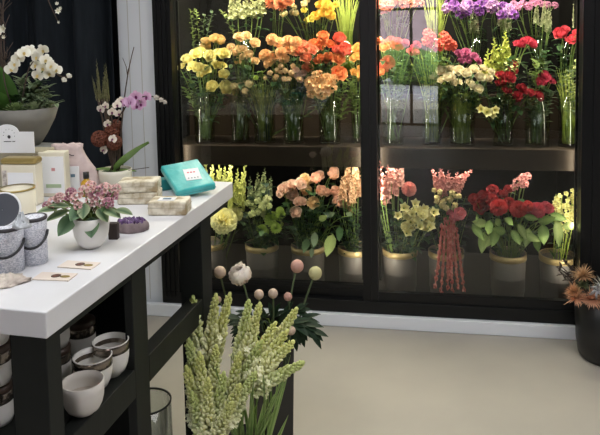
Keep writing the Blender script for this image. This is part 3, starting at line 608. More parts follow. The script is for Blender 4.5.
for tx, ty, lx, ly in ((432, 168, 440, 192), (440, 166, 444, 190), (448, 170, 450, 192), (458, 172, 452, 190), (474, 168, 456, 184), (437, 178, 444, 198), (466, 178, 456, 190)):
    sp('pink_snapdragon', 'spike', tx, ty, lx, ly, 'ama', .14, petal((176, 88, 88), (226, 154, 144)), 'dusty pink snapdragon above the hanging red tassels', 'dusty pink snapdragons', leaves=1, d=(.05, .14))
bunch('bud', [(437, 198, 3.5), (443, 202, 3.6), (450, 199, 3.5), (446, 208, 3.6), (455, 205, 3.4), (452, 193, 3.4), (440, 192, 3.2), (459, 196, 3)], BK['ama'], petal((180, 160, 80), (226, 206, 140)), 'small yellow cream bud at the heart of the pink snapdragons', 'yellow_bud', 'yellow cream buds', d=(.03, .08))
bunch('rose', [(460, 213, 7), (453, 216, 4.5)], BK['ama'], petal((190, 60, 80), (226, 120, 130)), 'bright pink rose beside the hanging red tassels', 'pink_rose', 'pink roses by the tassels', d=(.03, .06), face=.9)
for i, (x, y0, y1) in enumerate(((435, 226, 286), (441, 220, 290), (447, 222, 288), (453, 220, 290), (458, 224, 287), (463, 230, 289), (450, 232, 276))):
    d = .035+.006*(i % 3); a = wpx(x-(x-449)*.5, y0, d+.03); z = wpx(x+U(-1.5, 1.5), min(y1, 291), d); base = BK['ama']+V((0, 0, .1)); root = thing('amaranthus_tassel', 'long red pink tassel hanging down behind the right door', 'flower', base, group='hanging red tassels')
    b = MB(); pts = bez(a-base, (a+z)/2-base+V((U(-.01, .01), -.004, 0)), z-base, 9); b.tube(pts, [.003, .005, .006, .006, .006, .006, .006, .005, .004, .002], 6)
    for p in pts:
        for j in range(9): b.blob(p+V((U(-.006, .006), U(-.006, .006), U(-.01, .01))), (.0055, .0055, .007), n=5, m=3, tone=U(0, 1))
    b.build('tassel', petal((190, 76, 70), (232, 138, 124)), root); MB().tube(bez(V((0, 0, 0)), V((0, 0, .2)), a-base), .002, 4).build('stem', M['stem'], root)
bunch('ruffle', [(499, 207, 9), (518, 209, 9), (509, 203, 6.5), (528, 206, 6), (492, 200, 7)], BK['rds'], petal((120, 14, 22), (196, 40, 44)), 'bright red frilly carnation in the low row at right', 'red_carnation', 'bright red carnations', d=(.05, .12), face=.8)
bunch('ruffle', [(538, 210, 8.5), (546, 207, 6.5), (531, 211, 6)], BK['rds'], petal((160, 34, 60), (200, 70, 92)), 'raspberry red carnation at the right of the low red row', 'raspberry_carnation', 'raspberry carnations', d=(.06, .12), face=.8)
bunch('rose', [(481, 206, 9), (474, 199, 6.5), (483, 196, 7), (492, 190, 6.5), (500, 194, 5.5), (508, 189, 5)], BK['rds'], DRED, 'deep wine red rose at the left of the low red row', 'wine_rose', 'wine red roses', d=(.08, .16), face=.7)
bunch('cluster', [(519, 182, 6.5), (524, 177, 5), (515, 187, 4.5)], BK['rds'], petal((196, 96, 100), (234, 166, 160)), 'light pink blossom cluster sticking up above the red carnations', 'pink_blossom', 'light pink blossom clusters', d=(.06, .1), leaves=1)
for i, (x, y, L) in enumerate(((484, 240, 1), (497, 236, 1), (512, 238, .8), (518, 232, .8), (529, 236, .9), (543, 232, 1.1), (556, 228, 1.2), (536, 244, .8), (490, 228, .9), (472, 232, .9), (506, 226, .7), (550, 222, .8), (524, 224, .7), (478, 226, .8), (492, 244, .8), (505, 240, .9), (525, 242, .8), (538, 230, .9), (500, 228, .8), (562, 234, .8), (514, 248, .6), (486, 232, .9))):
    p = wpx(x, y-8, .06); base = near_vase(BK['rds'], .04)+V((0, 0, .15)); root = thing('broad_leaf_stem', 'broad bright green leaf draped below the red carnations', 'foliage', base, group='broad leaves below the red carnations')
    dr = V((.02*(x-513)/30, -.3, -1.1+U(-.2, .5))) if i < 10 else V(((x-513)/50, -.3, -.2))
    b = MB(); b.leaf(p-base, dr+V((U(-.5, .5), 0, U(-.1, .5))), V((U(-.4, .4), -1, .3)), .105*L, .024*L, bend=U(-.5, .3), fold=.3, tones=(1, .2)); b.build('leaf', M['lleaf'] if i in (3, 6, 0, 4, 14, 16, 19, 21) else petal((96, 130, 58), (150, 174, 92)), root)
    MB().tube(bez(V((0, 0, 0)), (p-base)*.5+V((0, 0, .09)), p-base), .002, 4).build('stem', M['stem'], root)
for i, (x, y) in enumerate(((556, 194), (562, 196), (568, 192), (573, 198), (560, 206), (570, 208), (576, 190), (566, 216), (575, 214))):
    t_ = wpx(x, y, .12); bs = near_vase(BK['wax'], .04)+V((0, 0, .04)); root = thing('waxflower_stem', 'yellowish white waxflower sprig in the lower right corner', 'flower', bs, group='waxflower sprigs')
    MB().tube(bez(V((0, 0, 0)), (t_-bs)*.6, t_-bs), .0022, 4).build('stem', M['lime'], root); b = MB()
    for j in range(9):
        c = (t_-bs)*U(.8, 1.02)+V((U(-.022, .022), U(-.02, .02), U(-.01, .01))); q = frame_to(V((U(-.5, .5), -1, U(0, .8))))
        for a in range(5): b.petal(2*PI*a/5, .013, .005, .5, 1.3, .001, 0, nv=2, nu=1, q=q, c=c)
    b.build('blossom', petal((190, 180, 80), (234, 226, 150)), root)
LD = 'dark leafy sprigs in the buckets'
for (x, y, k) in ((246, 218, 'lim'), (250, 232, 'lim'), (262, 236, 'lim'), (276, 232, 'lim'), (284, 222, 'lim'), (240, 208, 'ysn'), (244, 228, 'lim'), (286, 208, 'pnk'), (310, 214, 'pnk'), (318, 224, 'pnk'), (326, 216, 'pnk'), (303, 226, 'pnk'), (322, 206, 'pnk'), (330, 230, 'sal'), (342, 222, 'sal'), (352, 224, 'sal'),
                  (346, 214, 'sal'), (288, 232, 'pnk'), (296, 234, 'pnk'), (356, 214, 'sal'), (334, 208, 'sal'), (312, 196, 'pnk'), (268, 186, 'lim'), (250, 190, 'lim')):
    sprig('dark_leafy_sprig', wpx(x, y-6, U(.06, .14)), near_vase(BK[k], .05)+V((0, 0, .05)), 'dark leafy sprig in the buckets behind the left door', LD, m=M['dleaf'] if U(0, 1) < .5 else M['leaf'], n=14, L=.05, W=.015)
for (x, y, k) in ((378, 216, 'stk'), (384, 226, 'stk'), (392, 214, 'stk'), (398, 224, 'stk'), (388, 236, 'stk'), (430, 236, 'ama'), (464, 224, 'ama'), (470, 214, 'ama'), (466, 202, 'ama'), (476, 216, 'rds'), (524, 214, 'rds'), (508, 218, 'rds'), (440, 214, 'ama'), (418, 232, 'stk'), (560, 220, 'wax'), (570, 228, 'wax')):
    sprig('dark_leafy_sprig', wpx(x, y-6, U(.08, .16)), near_vase(BK[k], .05)+V((0, 0, .05)), 'dark leafy sprig in the buckets behind the right door', LD, m=M['dleaf'] if U(0, 1) < .6 else M['leaf'], n=14, L=.05, W=.015)
# long drooping leaves under the blush roses
for i, (x, y, m, L) in enumerate(((333, 240, 'lleaf', .12), (315, 238, 'sage', .08), (308, 244, 'leaf', .08), (319, 226, 'lleaf', .07), (348, 222, 'sage', .07), (340, 232, 'leaf', .08), (327, 222, 'sage', .06), (312, 254, 'sage', .05))):
    p = wpx(x, y-6, .065); base = near_vase(BK['pnk'], .03)+V((0, 0, .12)); root = thing('drooping_leaf', 'pale leaf drooping over the bucket rims under the blush roses', 'foliage', base, group='drooping leaves under the blush roses')
    b = MB(); b.leaf(p-base, V((-.1 if i % 2 else -.35, -.25, -1)) if i not in (3, 4, 6) else V((U(-1, 1), -.4, .4)), V((0, -1, .2)), L, L*.24, bend=-.2, tones=(1, .5)); b.build('leaf', M[m], root)
    MB().tube(bez(V((0, 0, 0)), (p-base)*.5+V((0, 0, .12)), p-base), .0018, 4).build('stem', M['stem'], root)

# ================================================================== CURTAIN
b = MB(); n = 150; rows = (0.02, .7, 1.4, 2.1, 2.72); vs = []; fs = []
for j, z in enumerate(rows):
    for i in range(n+1):
        t = -2.9+1.955*i/n; ph = t*30+.5*math.sin(t*7)+.6; dd = -.085+.055*math.sin(ph)+.016*math.sin(ph*2.3+1)+.004*math.sin(z*2+t*9); vs.append((t+.012*math.cos(ph), dd, z))
for j in range(len(rows)-1):
    for i in range(n): a = j*(n+1)+i; fs.append((a, a+1, a+n+2, a+n+1))
b.add(vs, fs); o = b.build('curtain', M['curtain'], loc=W0, rot=(0, 0, -WY)); md = o.modifiers.new('thick', 'SOLIDIFY'); md.thickness = .003
tag(o, 'floor length black curtain with deep folds behind the display table', 'curtain')
wbox('curtain_rail', -3.0, -.99, -.12, -.10, 2.72, 2.74, M['frame'], kind=None); tag(bpy.context.scene.objects['curtain_rail'], 'thin black rail holding the black curtain under the ceiling', 'curtain rail')

# ================================================================== TABLE
table = thing('display_table', 'white topped display table on a black wooden frame with open shelf', 'table', TC, rot=(0, 0, -TY))
def tb(name, s0, s1, e0, e1, z0, z1, m, bevel=.002, parent=table):
    b = MB(); b.box((-e1, s0, z0), (-e0, s1, z1)); return b.build(name, m, parent, smooth=False, bevel=bevel)
TLN, TW = 1.07, .95
tb('table_top', 0, TLN, 0, TW, TH-.054, TH, M['slab'], .003)
z1 = TH-.0545
for (s0, s1, e0, e1) in ((.010, .058, .010, .09), (.360, .435, .012, .036), (.80, .88, .010, .085), (.012, .07, TW-.085, TW-.01), (.80, .88, TW-.085, TW-.01)):
    tb('leg', s0, s1, e0, e1, 0, z1, M['wood'])
tb('side_rail', .0585, .3595, .012, .05, z1-.02, z1, M['wood']); tb('side_rail', .4355, .7995, .012, .05, z1-.02, z1, M['wood']); tb('side_rail', .8805, TLN-.02, .012, .05, z1-.02, z1, M['wood'])
SZ = .640
tb('lower_rail', .0585, .3595, .012, .05, SZ-.072, SZ, M['wood']); tb('lower_rail', .4355, .7995, .012, .055, SZ-.072, SZ, M['wood'])
tb('shelf_board', .012, .52, .0865, TW-.09, SZ-.03, SZ, M['wood']); tb('shelf_edge', .0665, .52, .0555, .086, SZ-.03, SZ, M['wood'])
tb('back_panel', .52, .54, .0865, TW-.09, .12, z1, M['woodp']); tb('inner_panel', .08, .52, .62, .635, SZ+.001, z1, M['woodp'])
tb('end_panel', .02, .035, .0865, .10, SZ+.001, z1, M['woodp'])

# ------------------------------------------------------------------ things on the table's shelf
def bowl(name, px, py, r, h, m, label, group, z=SZ, band=None, foot=.5):
    p = zpx(px, py, z); p.z = z+.0008; root = thing(name, label, 'bowl', p, group=group); f = r*foot
    prof = [(.001, 0), (f, 0), (f, .004), (r*.74, h*.13), (r*.88, h*.3), (r*.965, h*.52), (r*.99, h*.74), (r, h), (r-.003, h+.001), (r*.95, h*.74), (r*.92, h*.52), (r*.82, h*.3), (f*.9, .012), (.001, .010)]
    b = MB(); b.lathe(prof, 40); b.build('bowl_body', m, root)
    if band:
        b = MB(); b.lathe([(r*.982, h*.74), (r*1.008, h*.74), (r*1.014, h*.985), (r*.99, h*1.0)], 40); b.build('band', band, root)
        b = MB(); b.lathe([(r*.93, h*.7), (r*.962, h*.99)], 40); b.build('inner_band', band, root)
    else:
        b = MB(); b.lathe([(.001, h*.5), (r*.91, h*.5)], 32, wob=.03); b.build('wax', mat('wax_fill', (176, 166, 156), .6, c2=(150, 138, 128), scale=30), root)
    return root
GB = 'white bowls on the table shelf'
bowl('ceramic_bowl', 84, 412, .0465, .072, M['matte'], 'matte white ceramic bowl nearest the camera on the table shelf', GB)
bowl('banded_bowl', 94, 389, .0455, .082, M['ceramic'], 'white bowl with silver band behind the matte bowl', GB, band=M['silver'])
bowl('banded_bowl', 112, 374, .0445, .086, M['ceramic'], 'white bowl with silver band farthest along the shelf', GB, band=M['silver'])
def lidded(px, py, r, h, label, z=SZ, group='banded candle pots at the back of the table shelf', loc=None):
    p = loc if loc is not None else zpx(px, py, z); p = V(p); p.z = z+.0008; root = thing('candle_pot', label, 'pot', p, group=group)
    b = MB(); b.lathe([(.001, 0), (r*.85, 0), (r, h*.2), (r, h*.55), (r*.99, h*.56)], 30); b.build('pot_body', M['ceramic'], root)
    b = MB(); b.lathe([(r*.99, h*.56), (r*1.01, h*.58), (r*1.01, h*.8), (r*.98, h*.82)], 30); b.build('band', M['silver'], root)
    b = MB(); b.lathe([(r*.98, h*.82), (r*1.02, h*.83), (r*1.0, h*.98), (r*.8, h), (.001, h)], 30); b.build('lid', M['brownlid'], root)
lidded(82, 352, .037, .09, 'white pot with brown lid behind the bowls on the table shelf')
for i in range(2): lidded(0, 0, .036, .085, 'white brown lidded pot, %s of the stack beside the near table leg' % ('bottom' if i == 0 else 'top'), z=SZ+i*.0865, loc=tab(.28, .18, 0))
for i in range(3): lidded(0, 0, .036, .088, 'white brown lidded pot, %s of the stack at the near end of the table' % ('bottom', 'middle', 'top')[i], z=SZ+i*.0895, loc=tab(.10, .205, 0))

# ------------------------------------------------------------------ things on the table top
def boxat(name, px, py, w, dpt, h, yaw, label, cat, m, z=TH, group=None, bevel=.003, partname=None):
    p = zpx(px, py, z); p.z = z+.0006; root = thing(name, label, cat, p, rot=(0, 0, yaw), group=group)
    b = MB(); b.box((-w/2, 0, 0), (w/2, dpt, h)); b.build(partname or 'box_body', m, root, smooth=False, bevel=bevel); return root
def part_box(root, name, lo, hi, m, bevel=0): b = MB(); b.box(lo, hi); return b.build(name, m, root, smooth=False, bevel=bevel)
# grey block and concrete planter
pb = zpx(24, 184); pb.z = TH+.0006
blk = thing('display_block', 'grey block carrying the concrete orchid planter', 'block', pb, rot=(0, 0, -TY)); b = MB(); b.box((-.02, .0, 0), (.085, .11, .128)); b.build('block_body', M['riser'], blk, smooth=False, bevel=.003)
pc = tab(0, 0, 0); pc = pb+V((-.005, .06, .129))
pl_ = thing('orchid_planter', 'grey concrete bowl planter of succulents behind the white sign', 'planter', pc)
R = .112; HP = .136
b = MB(); b.lathe([(.001, 0), (R*.40, 0), (R*.62, HP*.28), (R*.86, HP*.66), (R, HP), (R*.94, HP), (R*.80, HP*.7), (R*.5, HP*.4), (.001, HP*.4)], 44); b.build('bowl', M['concrete'], pl_)
b = MB(); b.lathe([(.001, HP*.93), (R*.5, HP*.91), (R*.92, HP*.86)], 30, wob=.02); b.build('soil', M['soil'], pl_)
def orient(q, ax): return q
def succulent(c, r, m, label):
    root = thing('succulent', label, 'plant', c); b = MB()
    for i in range(26):
        k = i/26; b.petal(i*2.4, r*(1-.4*(1-k)), r*.22, .1+1.1*k, .3+1.0*k, r*.05, r*.2*(1-k), cup=.3, nv=3, nu=1, point=.8)
    b.build('rosette', m, root)
top = pc+V((0, 0, HP*.92))
succulent(top+V((.055, -.06, .0)), .045, petal((90, 110, 76), (150, 166, 120)), 'pale green succulent rosette at the right rim of the concrete planter')
succulent(top+V((.0, -.08, .0)), .045, petal((70, 96, 56), (124, 146, 84)), 'green succulent rosette at the front rim of the concrete planter')
succulent(top+V((.085, -.02, .0)), .036, petal((110, 126, 90), (168, 180, 136)), 'grey green succulent near the planter edge by the curtain')
for i, (x, y) in enumerate(((40, 82), (48, 88), (32, 84), (26, 90), (52, 97), (38, 92), (18, 96), (58, 104), (45, 95), (10, 104), (22, 78))):
    t_ = ypx(x, y, pc.y-.02-.01*(i % 3)); sprig('fern_sprig', t_, top+V((U(-.03, .05), U(-.05, .0), -.005)), 'feathery green fern sprig growing from the concrete planter', 'fern sprigs in the concrete planter', m=M['leaf'] if i % 3 == 0 else petal((96, 116, 84), (150, 166, 130)), n=26, L=.036, W=.009, cat='plant')
def phal_leaves(c, specs, label, m):
    root = thing('orchid_leaves', label, 'plant', c); 
    for (d, up, L, W, bend) in specs: b = MB(); b.leaf(V((0, 0, 0)), V(d), V(up), L, W, bend=bend, fold=.25, nv=9, tones=(.2, .8)); b.build('leaf', m, root)
    return root
phal_leaves(top+V((-.045, -.03, -.003)), [((-.12, -.15, 1), (0, 1, .1), .175, .042, .1), ((-.5, -.3, .8), (0, 1, .2), .13, .035, .4), ((-.8, -.3, .6), (0, .5, 1), .14, .035, .5)], 'thick glossy green orchid leaves at the left of the planter', petal((46, 84, 24), (80, 124, 42)))
def orchid_plant(name, base, path, blooms, buds, petm, lipm, label, r_px, cat='orchid', budm=None):
    root = thing(name, label, cat, base); pts = [V((0, 0, 0))]+[p-base for p in path]; fine = []
    for i in range(len(pts)-1):
        for k in range(4):
            a, b_ = pts[i], pts[i+1]; pa = pts[max(0, i-1)]; pd = pts[min(len(pts)-1, i+2)]; t = k/4
            fine.append(.5*((2*a)+(b_-pa)*t+(2*pa-5*a+4*b_-pd)*t*t+(3*a-pa-3*b_+pd)*t**3))
    fine.append(pts[-1]); MB().tube(fine, .0024, 6).build('stem', M['twig'] if petm is not None else M['stem'], root)
    for (p, r) in blooms:
        q = frame_to((TOCAM+V((U(-.5, .5), 0, U(-.35, .25)))).normalized(), 0)
        # roll so that the dorsal sepal points up
        zax = q @ V((0, 0, 1)); upv = V((0, 0, 1))-zax*zax.z; xax = upv.cross(zax).normalized(); upv.normalize(); mtx = Matrix((xax, upv, zax)).transposed(); q = mtx.to_quaternion() @ Quaternion((0, 0, 1), U(-.5, .5))
        fl_ = inst('blossom', T['orchid'][0], petm, root, p-base, q, r); inst('lip', LIP, lipm, fl_, (0, 0, .02), None, 1)
        near = min(fine, key=lambda w: (w-(p-base)).length); MB().tube([near, (near+p-base)/2+V((0, 0, .004)), p-base], .0012, 4).build('pedicel', M['stem'], root)
    for (p, r) in buds:
        inst('bud', T['bud'][0], budm or petm, root, p-base, frame_to(V((.4, -.4, .3))), r)
        near = min(fine, key=lambda w: (w-(p-base)).length); MB().tube([near, p-base], .001, 4).build('pedicel', M['stem'], root)
    return root
Y0 = pc.y-.06
def P(x, y, dy=0): return ypx(x, y, Y0+dy)
WHT = petal((214, 206, 176), (240, 238, 228)); 
orchid_plant('white_orchid', top+V((-.03, -.03, -.003)), [P(6, 88), P(4, 70), P(12, 58), P(24, 53)], [(P(*q, U(-.03, .0)), 6.6/290) for q in ((15, 64), (18, 58), (24, 53), (30, 51), (11, 69))], [], WHT, petal((200, 170, 80), (226, 206, 150)), 'white moth orchid stem arching left to right over the planter', 0)
orchid_plant('white_orchid', top+V((-.01, -.02, -.003)), [P(24, 90), P(30, 66), P(42, 58), P(52, 70), P(60, 76), P(68, 77)], [(P(*q, U(-.04, .0)), 6.3/290) for q in ((37, 57), (43, 50), (36, 65), (38, 75), (43, 68), (49, 74), (46, 60), (56, 70), (52, 66))], [(P(63, 81), 3/290), (P(68, 77), 3/290)], WHT, petal((206, 180, 90), (226, 210, 160)),
             'white moth orchid stem whose blossoms cascade right before the curtain', 0)
def branch(name, path, label, n=10, m=None, twigs=8, base=None, bl=None):
    base = path[0] if base is None else base; root = thing(name, label, 'branch', base); pts = [p-base for p in path]
    b = MB(); b.tube(bez(pts[0], pts[1], pts[-1], 10), [.0035-.0002*i for i in range(11)], 5)
    main = bez(pts[0], pts[1], pts[-1], 10)
    for i in range(twigs):
        p = main[int(U(3, 10))]; d = V((U(-.5, .5), U(-.3, .3), U(.4, 1)))*U(.04, .09); b.tube([p, p+d*.5+V((U(-.01, .01), 0, 0)), p+d], [.0018, .0014, .0008], 4)
    b.build('twig', M['twig'], root)
    if bl:
        for (p, r) in bl: inst('blossom', T['star'][0], WHT, root, p-base, frame_to(TOCAM+V((U(-.4, .4), 0, U(-.4, .4)))), r)
    return root
branch('blossom_branch', [top+V((-.06, 0, 0)), P(2, 50), P(3, -20)], 'brown twiggy branch with a pinkish blossom at the left edge', bl=[(P(4, 29), .018), (P(1, 33), .016), (P(4, 37), .008)], twigs=14)
branch('blossom_branch', [top+V((-.075, 0.01, 0)), P(-6, 40), P(8, -25)], 'second bare brown branch at the left picture edge', twigs=14)
branch('blossom_branch', [top+V((-.08, .03, 0)), P(-25, -170), P(59, 24)], 'thin arching branch hanging with white blossom before the curtain', bl=[(P(58, 11), .012), (P(61, 9), .009), (P(57, 4), .008), (P(59, 22), .006)], twigs=2)

# beige flat box, sign, cartons
fb = boxat('flat_gift_box', 18, 196, .19, .075, .148, -TY*.6, 'beige topped box standing behind the cartons, under the white sign', 'box', M['beige'])
sg = zpx(16, 153, TH+.1492); sg.z = TH+.1494
sign = thing('white_sign', 'white card sign with arched top and small dark emblem', 'sign', sg, rot=(0, 0, -.1))
b = MB(); W_, H_ = .062, .068; out = [(-.085, 0), (.062, 0), (.062, H_)]; out += [(.012, H_)]+[(-.027+.04*math.cos(a), H_-.004+.028*math.sin(a)) for a in [PI*k/10 for k in range(11)]]+[(-.085, H_-.01)]
n = len(out); b.add([(x, 0, z) for x, z in out]+[(x, .003, z) for x, z in out], [tuple(range(n)), tuple(range(2*n-1, n-1, -1))]+[(i, i+n, (i+1) % n+n, (i+1) % n) for i in range(n)]); b.build('sign_card', M['card'], sign, smooth=False)
b = MB(); b.blob((-.02, -.001, .052), (.0055, .0008, .006)); 
for k in range(7): a = -.2+k*.57; b.box((-.001, -.0012, -.001), (.001, -.0002, .001), c=(-.02+.019*math.cos(a), 0, .058+.019*math.sin(a)))
b.build('emblem', M['ink'], sign)
b = MB()
for k in range(12):
    if k != 8: b.box((-.038+k*.0032, -.0012, .036), (-.0358+k*.0032, -.0002, .0385))
b.build('lettering', M['ink'], sign, smooth=False)
c1 = boxat('carton_tin', 20, 206, .112, .045, .128, -.12, 'cream carton with gold lid left of the taller cream box', 'box', M['carton'])
part_box(c1, 'gold_lid', (-.058, -.002, .1285), (.058, .047, .148), M['gold'], .008); part_box(c1, 'printed_label', (-.035, -.0015, .02), (.048, -.0002, .104), M['card']); part_box(c1, 'side_print', (-.0515, -.0015, .02), (-.038, -.0002, .11), M['pattern'])
c2 = boxat('cream_box', 53, 197, .088, .04, .146, -.05, 'pale cream upright box with faint print beside the pink linen bag', 'box', M['carton'])
part_box(c2, 'front_label', (-.034, -.0015, .012), (.040, -.0002, .132), M['card']); part_box(c2, 'green_print', (-.02, -.0022, .03), (.03, -.0015, .042), M['greenink']); part_box(c2, 'pink_print', (.0, -.0022, .085), (.012, -.0015, .095), petal((214, 150, 150)))
part_box(c2, 'patterned_spine', (-.062, .004, .0), (-.0435, .036, .135), M['pattern'])
# pink linen bag
pp = zpx(76, 190); pp.z = TH+.0008; bag = thing('linen_bag', 'pink linen bag slumped behind the oil bottle', 'bag', pp); b = MB(); vs = []; fs = []; n = 28; prof = ((.078, .03, 0, .0), (.078, .036, .03, 0), (.07, .034, .07, -.008), (.058, .028, .105, -.02), (.050, .02, .132, -.028), (.053, .022, .148, -.03), (.042, .014, .152, -.03), (.0, .0, .149, -.03))
for (a, c, z, ox) in prof:
    for j in range(n): t = 2*PI*j/n; w = 1+.05*math.sin(5*t+z*40); vs.append((a*math.cos(t)*w+ox, c*math.sin(t)*w+.02, z+.004*math.sin(7*t) if z > .12 else z))
for i in range(len(prof)-1):
    for j in range(n): fs.append((i*n+j, i*n+(j+1) % n, (i+1)*n+(j+1) % n, (i+1)*n+j))
b.add(vs, fs); b.build('bag_body', M['cloth'], bag)
b = MB(); b.tube([(-.07+.008*i, .0-.012+.003*math.sin(i), .122+.004*math.sin(i*1.3)) for i in range(10)], .0016, 5); b.build('drawstring', M['plum'], bag)
# oil bottle
pp = zpx(87, 196); pp.z = TH+.0008; bt = thing('oil_bottle', 'small bottle of golden oil with a black cap', 'bottle', pp)
b = MB(); b.lathe([(.001, 0), (.017, 0), (.018, .006), (.018, .045), (.008, .055), (.008, .062), (.001, .062)], 20); b.build('bottle_body', M['oil'], bt)
b = MB(); b.lathe([(.009, .058), (.0095, .058), (.0095, .078), (.001, .078)], 16); b.build('cap', M['black'], bt)
b = MB(); b.lathe([(.0183, .012), (.0185, .012), (.0185, .036), (.0183, .036)], 20); b.build('label_band', M['carton'], bt)
# white pamphlet beside the bottle
pf = boxat('white_pamphlet', 74, 192, .038, .004, .085, .1, 'small white card leaning by the oil bottle', 'card', M['card'], bevel=0, partname='card_sheet'); part_box(pf, 'printed_mark', (-.008, -.0012, .05), (.006, -.0002, .06), M['blue'])
# candle jar
pp = zpx(20, 242); pp.z = TH+.0006; cj = thing('candle_jar', 'white candle jar printed with a yellow arch', 'candle', pp)
r = .043; h = .140
b = MB(); b.lathe([(.001, 0), (r*.97, 0), (r, .004), (r, h), (r-.003, h), (r-.003, h-.008), (.001, h-.008)], 40); b.build('jar_body', M['carton'], cj)
b = MB(); b.lathe([(r+.0006, h-.002), (r+.001, h+.002), (r-.004, h+.002)], 40); b.build('gold_rim', M['gold'], cj)
b = MB(); vs = []; fs = []; A0 = -PI/2-.1
for i in range(13):
    u = -1+i/6; a = A0+u*.62; hh = .062+.062*math.sqrt(max(0, 1-u*u)); vs += [((r+.0012)*math.cos(a), (r+.0012)*math.sin(a), .05), ((r+.0012)*math.cos(a), (r+.0012)*math.sin(a), hh)]
for i in range(12): fs.append((2*i, 2*i+2, 2*i+3, 2*i+1))
b.add(vs, fs); b.build('yellow_arch', M['yellowink'], cj)
# tweed hat boxes with ribbon handles
def hatbox(px, py, r, h, label, seed):
    p = zpx(px, py); p.z = TH+.0006; root = thing('tweed_box', label, 'box', p, group='round tweed boxes with black handles'); b = MB()
    b.lathe([(.001, 0), (r, 0), (r, h*.78)], 36); b.lathe([(r+.001, h*.76), (r+.0015, h), (r*.6, h+.001), (.001, h+.001)], 36); b.build('box_body', M['tweed'], root)
    b = MB(); b.lathe([(r+.0015, h-.006), (r+.0025, h-.005), (r+.0025, h+.001), (r-.003, h+.0015)], 36); b.build('dark_rim', M['ink'], root)
    pts = []
    for k in range(15): a = -PI*.92+PI*.95*k/14; s = math.sin(PI*k/14); pts.append(((r+.003+.004*s)*math.cos(a), (r+.003+.004*s)*math.sin(a), h*.70-s*h*.30))
    b = MB(); b.tube(pts, .0032, 7); b.build('handle', M['ribbon'], root)
hatbox(35, 262, .0295, .108, 'round white tweed box with black handle, right one of the pair', 1)
hatbox(9, 270, .034, .102, 'round white tweed box with black handle at the left edge', 2)
pp = zpx(8, 270); pp.z = TH+.103; ax = V((.12, -1, .42)).normalized(); c_ = pp+V((-.010, .012, .033))
lid = thing('round_mirror', 'round dark grey lid with white rim standing on the left tweed box', 'lid', c_, rot=frame_to(ax)); b = MB(); b.lathe([(.001, -.003), (.039, -.003), (.041, 0), (.039, .004), (.037, .003)], 36); b.build('white_rim', M['card'], lid); b = MB(); b.lathe([(.0372, .0028), (.001, .0028)], 36); b.build('grey_face', M['grey'], lid)
def crumple(name, px, py, rx, ry, h, m, label, cat, yaw=0, z=TH, part='cloth', amp=.35, n=22):
    p = zpx(px, py, z); p.z = z+.0008; root = thing(name, label, cat, p, rot=(0, 0, yaw)); vs = []; fs = []; rows = 7
    for i in range(rows+1):
        k = i/rows; rr = math.sin(PI/2*(1-k))
        for j in range(n): a = 2*PI*j/n; w = 1+amp*.5*math.sin(a*3+i)*math.sin(a*7+2*i); vs.append((rx*rr*w*math.cos(a), ry*rr*w*math.sin(a), max(0, h*k*(1+amp*math.sin(a*4+i*2)) if 0 < k < 1 else h*k)))
    for i in range(rows):
        for j in range(n): fs.append((i*n+j, i*n+(j+1) % n, (i+1)*n+(j+1) % n, (i+1)*n+j))
    fs.append(tuple(range(n-1, -1, -1)))
    b = MB(); b.add(vs, fs); b.build(part, m, root); return root
crumple('lace_sachet', 6, 283, .048, .034, .018, M['lace'], 'crumpled cream lace sachet at the left edge of the table', 'sachet', yaw=.4)
crumple('silver_tissue', 22, 228, .018, .014, .03, M['tissue'], 'bit of crumpled silver tissue on the tweed box', 'tissue', z=TH+.1095, part='tissue_sheet', amp=.5)
def card(px, py, w, dpt, yaw, label):
    r_ = boxat('picture_card', px, py, w, dpt, .0022, yaw, label, 'card', M['peach'], group='printed cards on the table', bevel=0, partname='card_sheet')
    b = MB(); b.blob((w*.02, dpt*.55, .0026), (w*.13, dpt*.26, .0012), n=12, m=4); b.build('brown_picture', M['photo'], r_); b = MB(); b.blob((w*.28, dpt*.5, .0026), (w*.14, dpt*.18, .001), n=10, m=4); b.build('gold_picture', M['gold'], r_)
card(50, 281, .085, .042, -.15, 'pale printed card with brown picture, nearer of the two'); card(74, 269, .085, .042, -.22, 'pale printed card with brown picture, farther of the two')
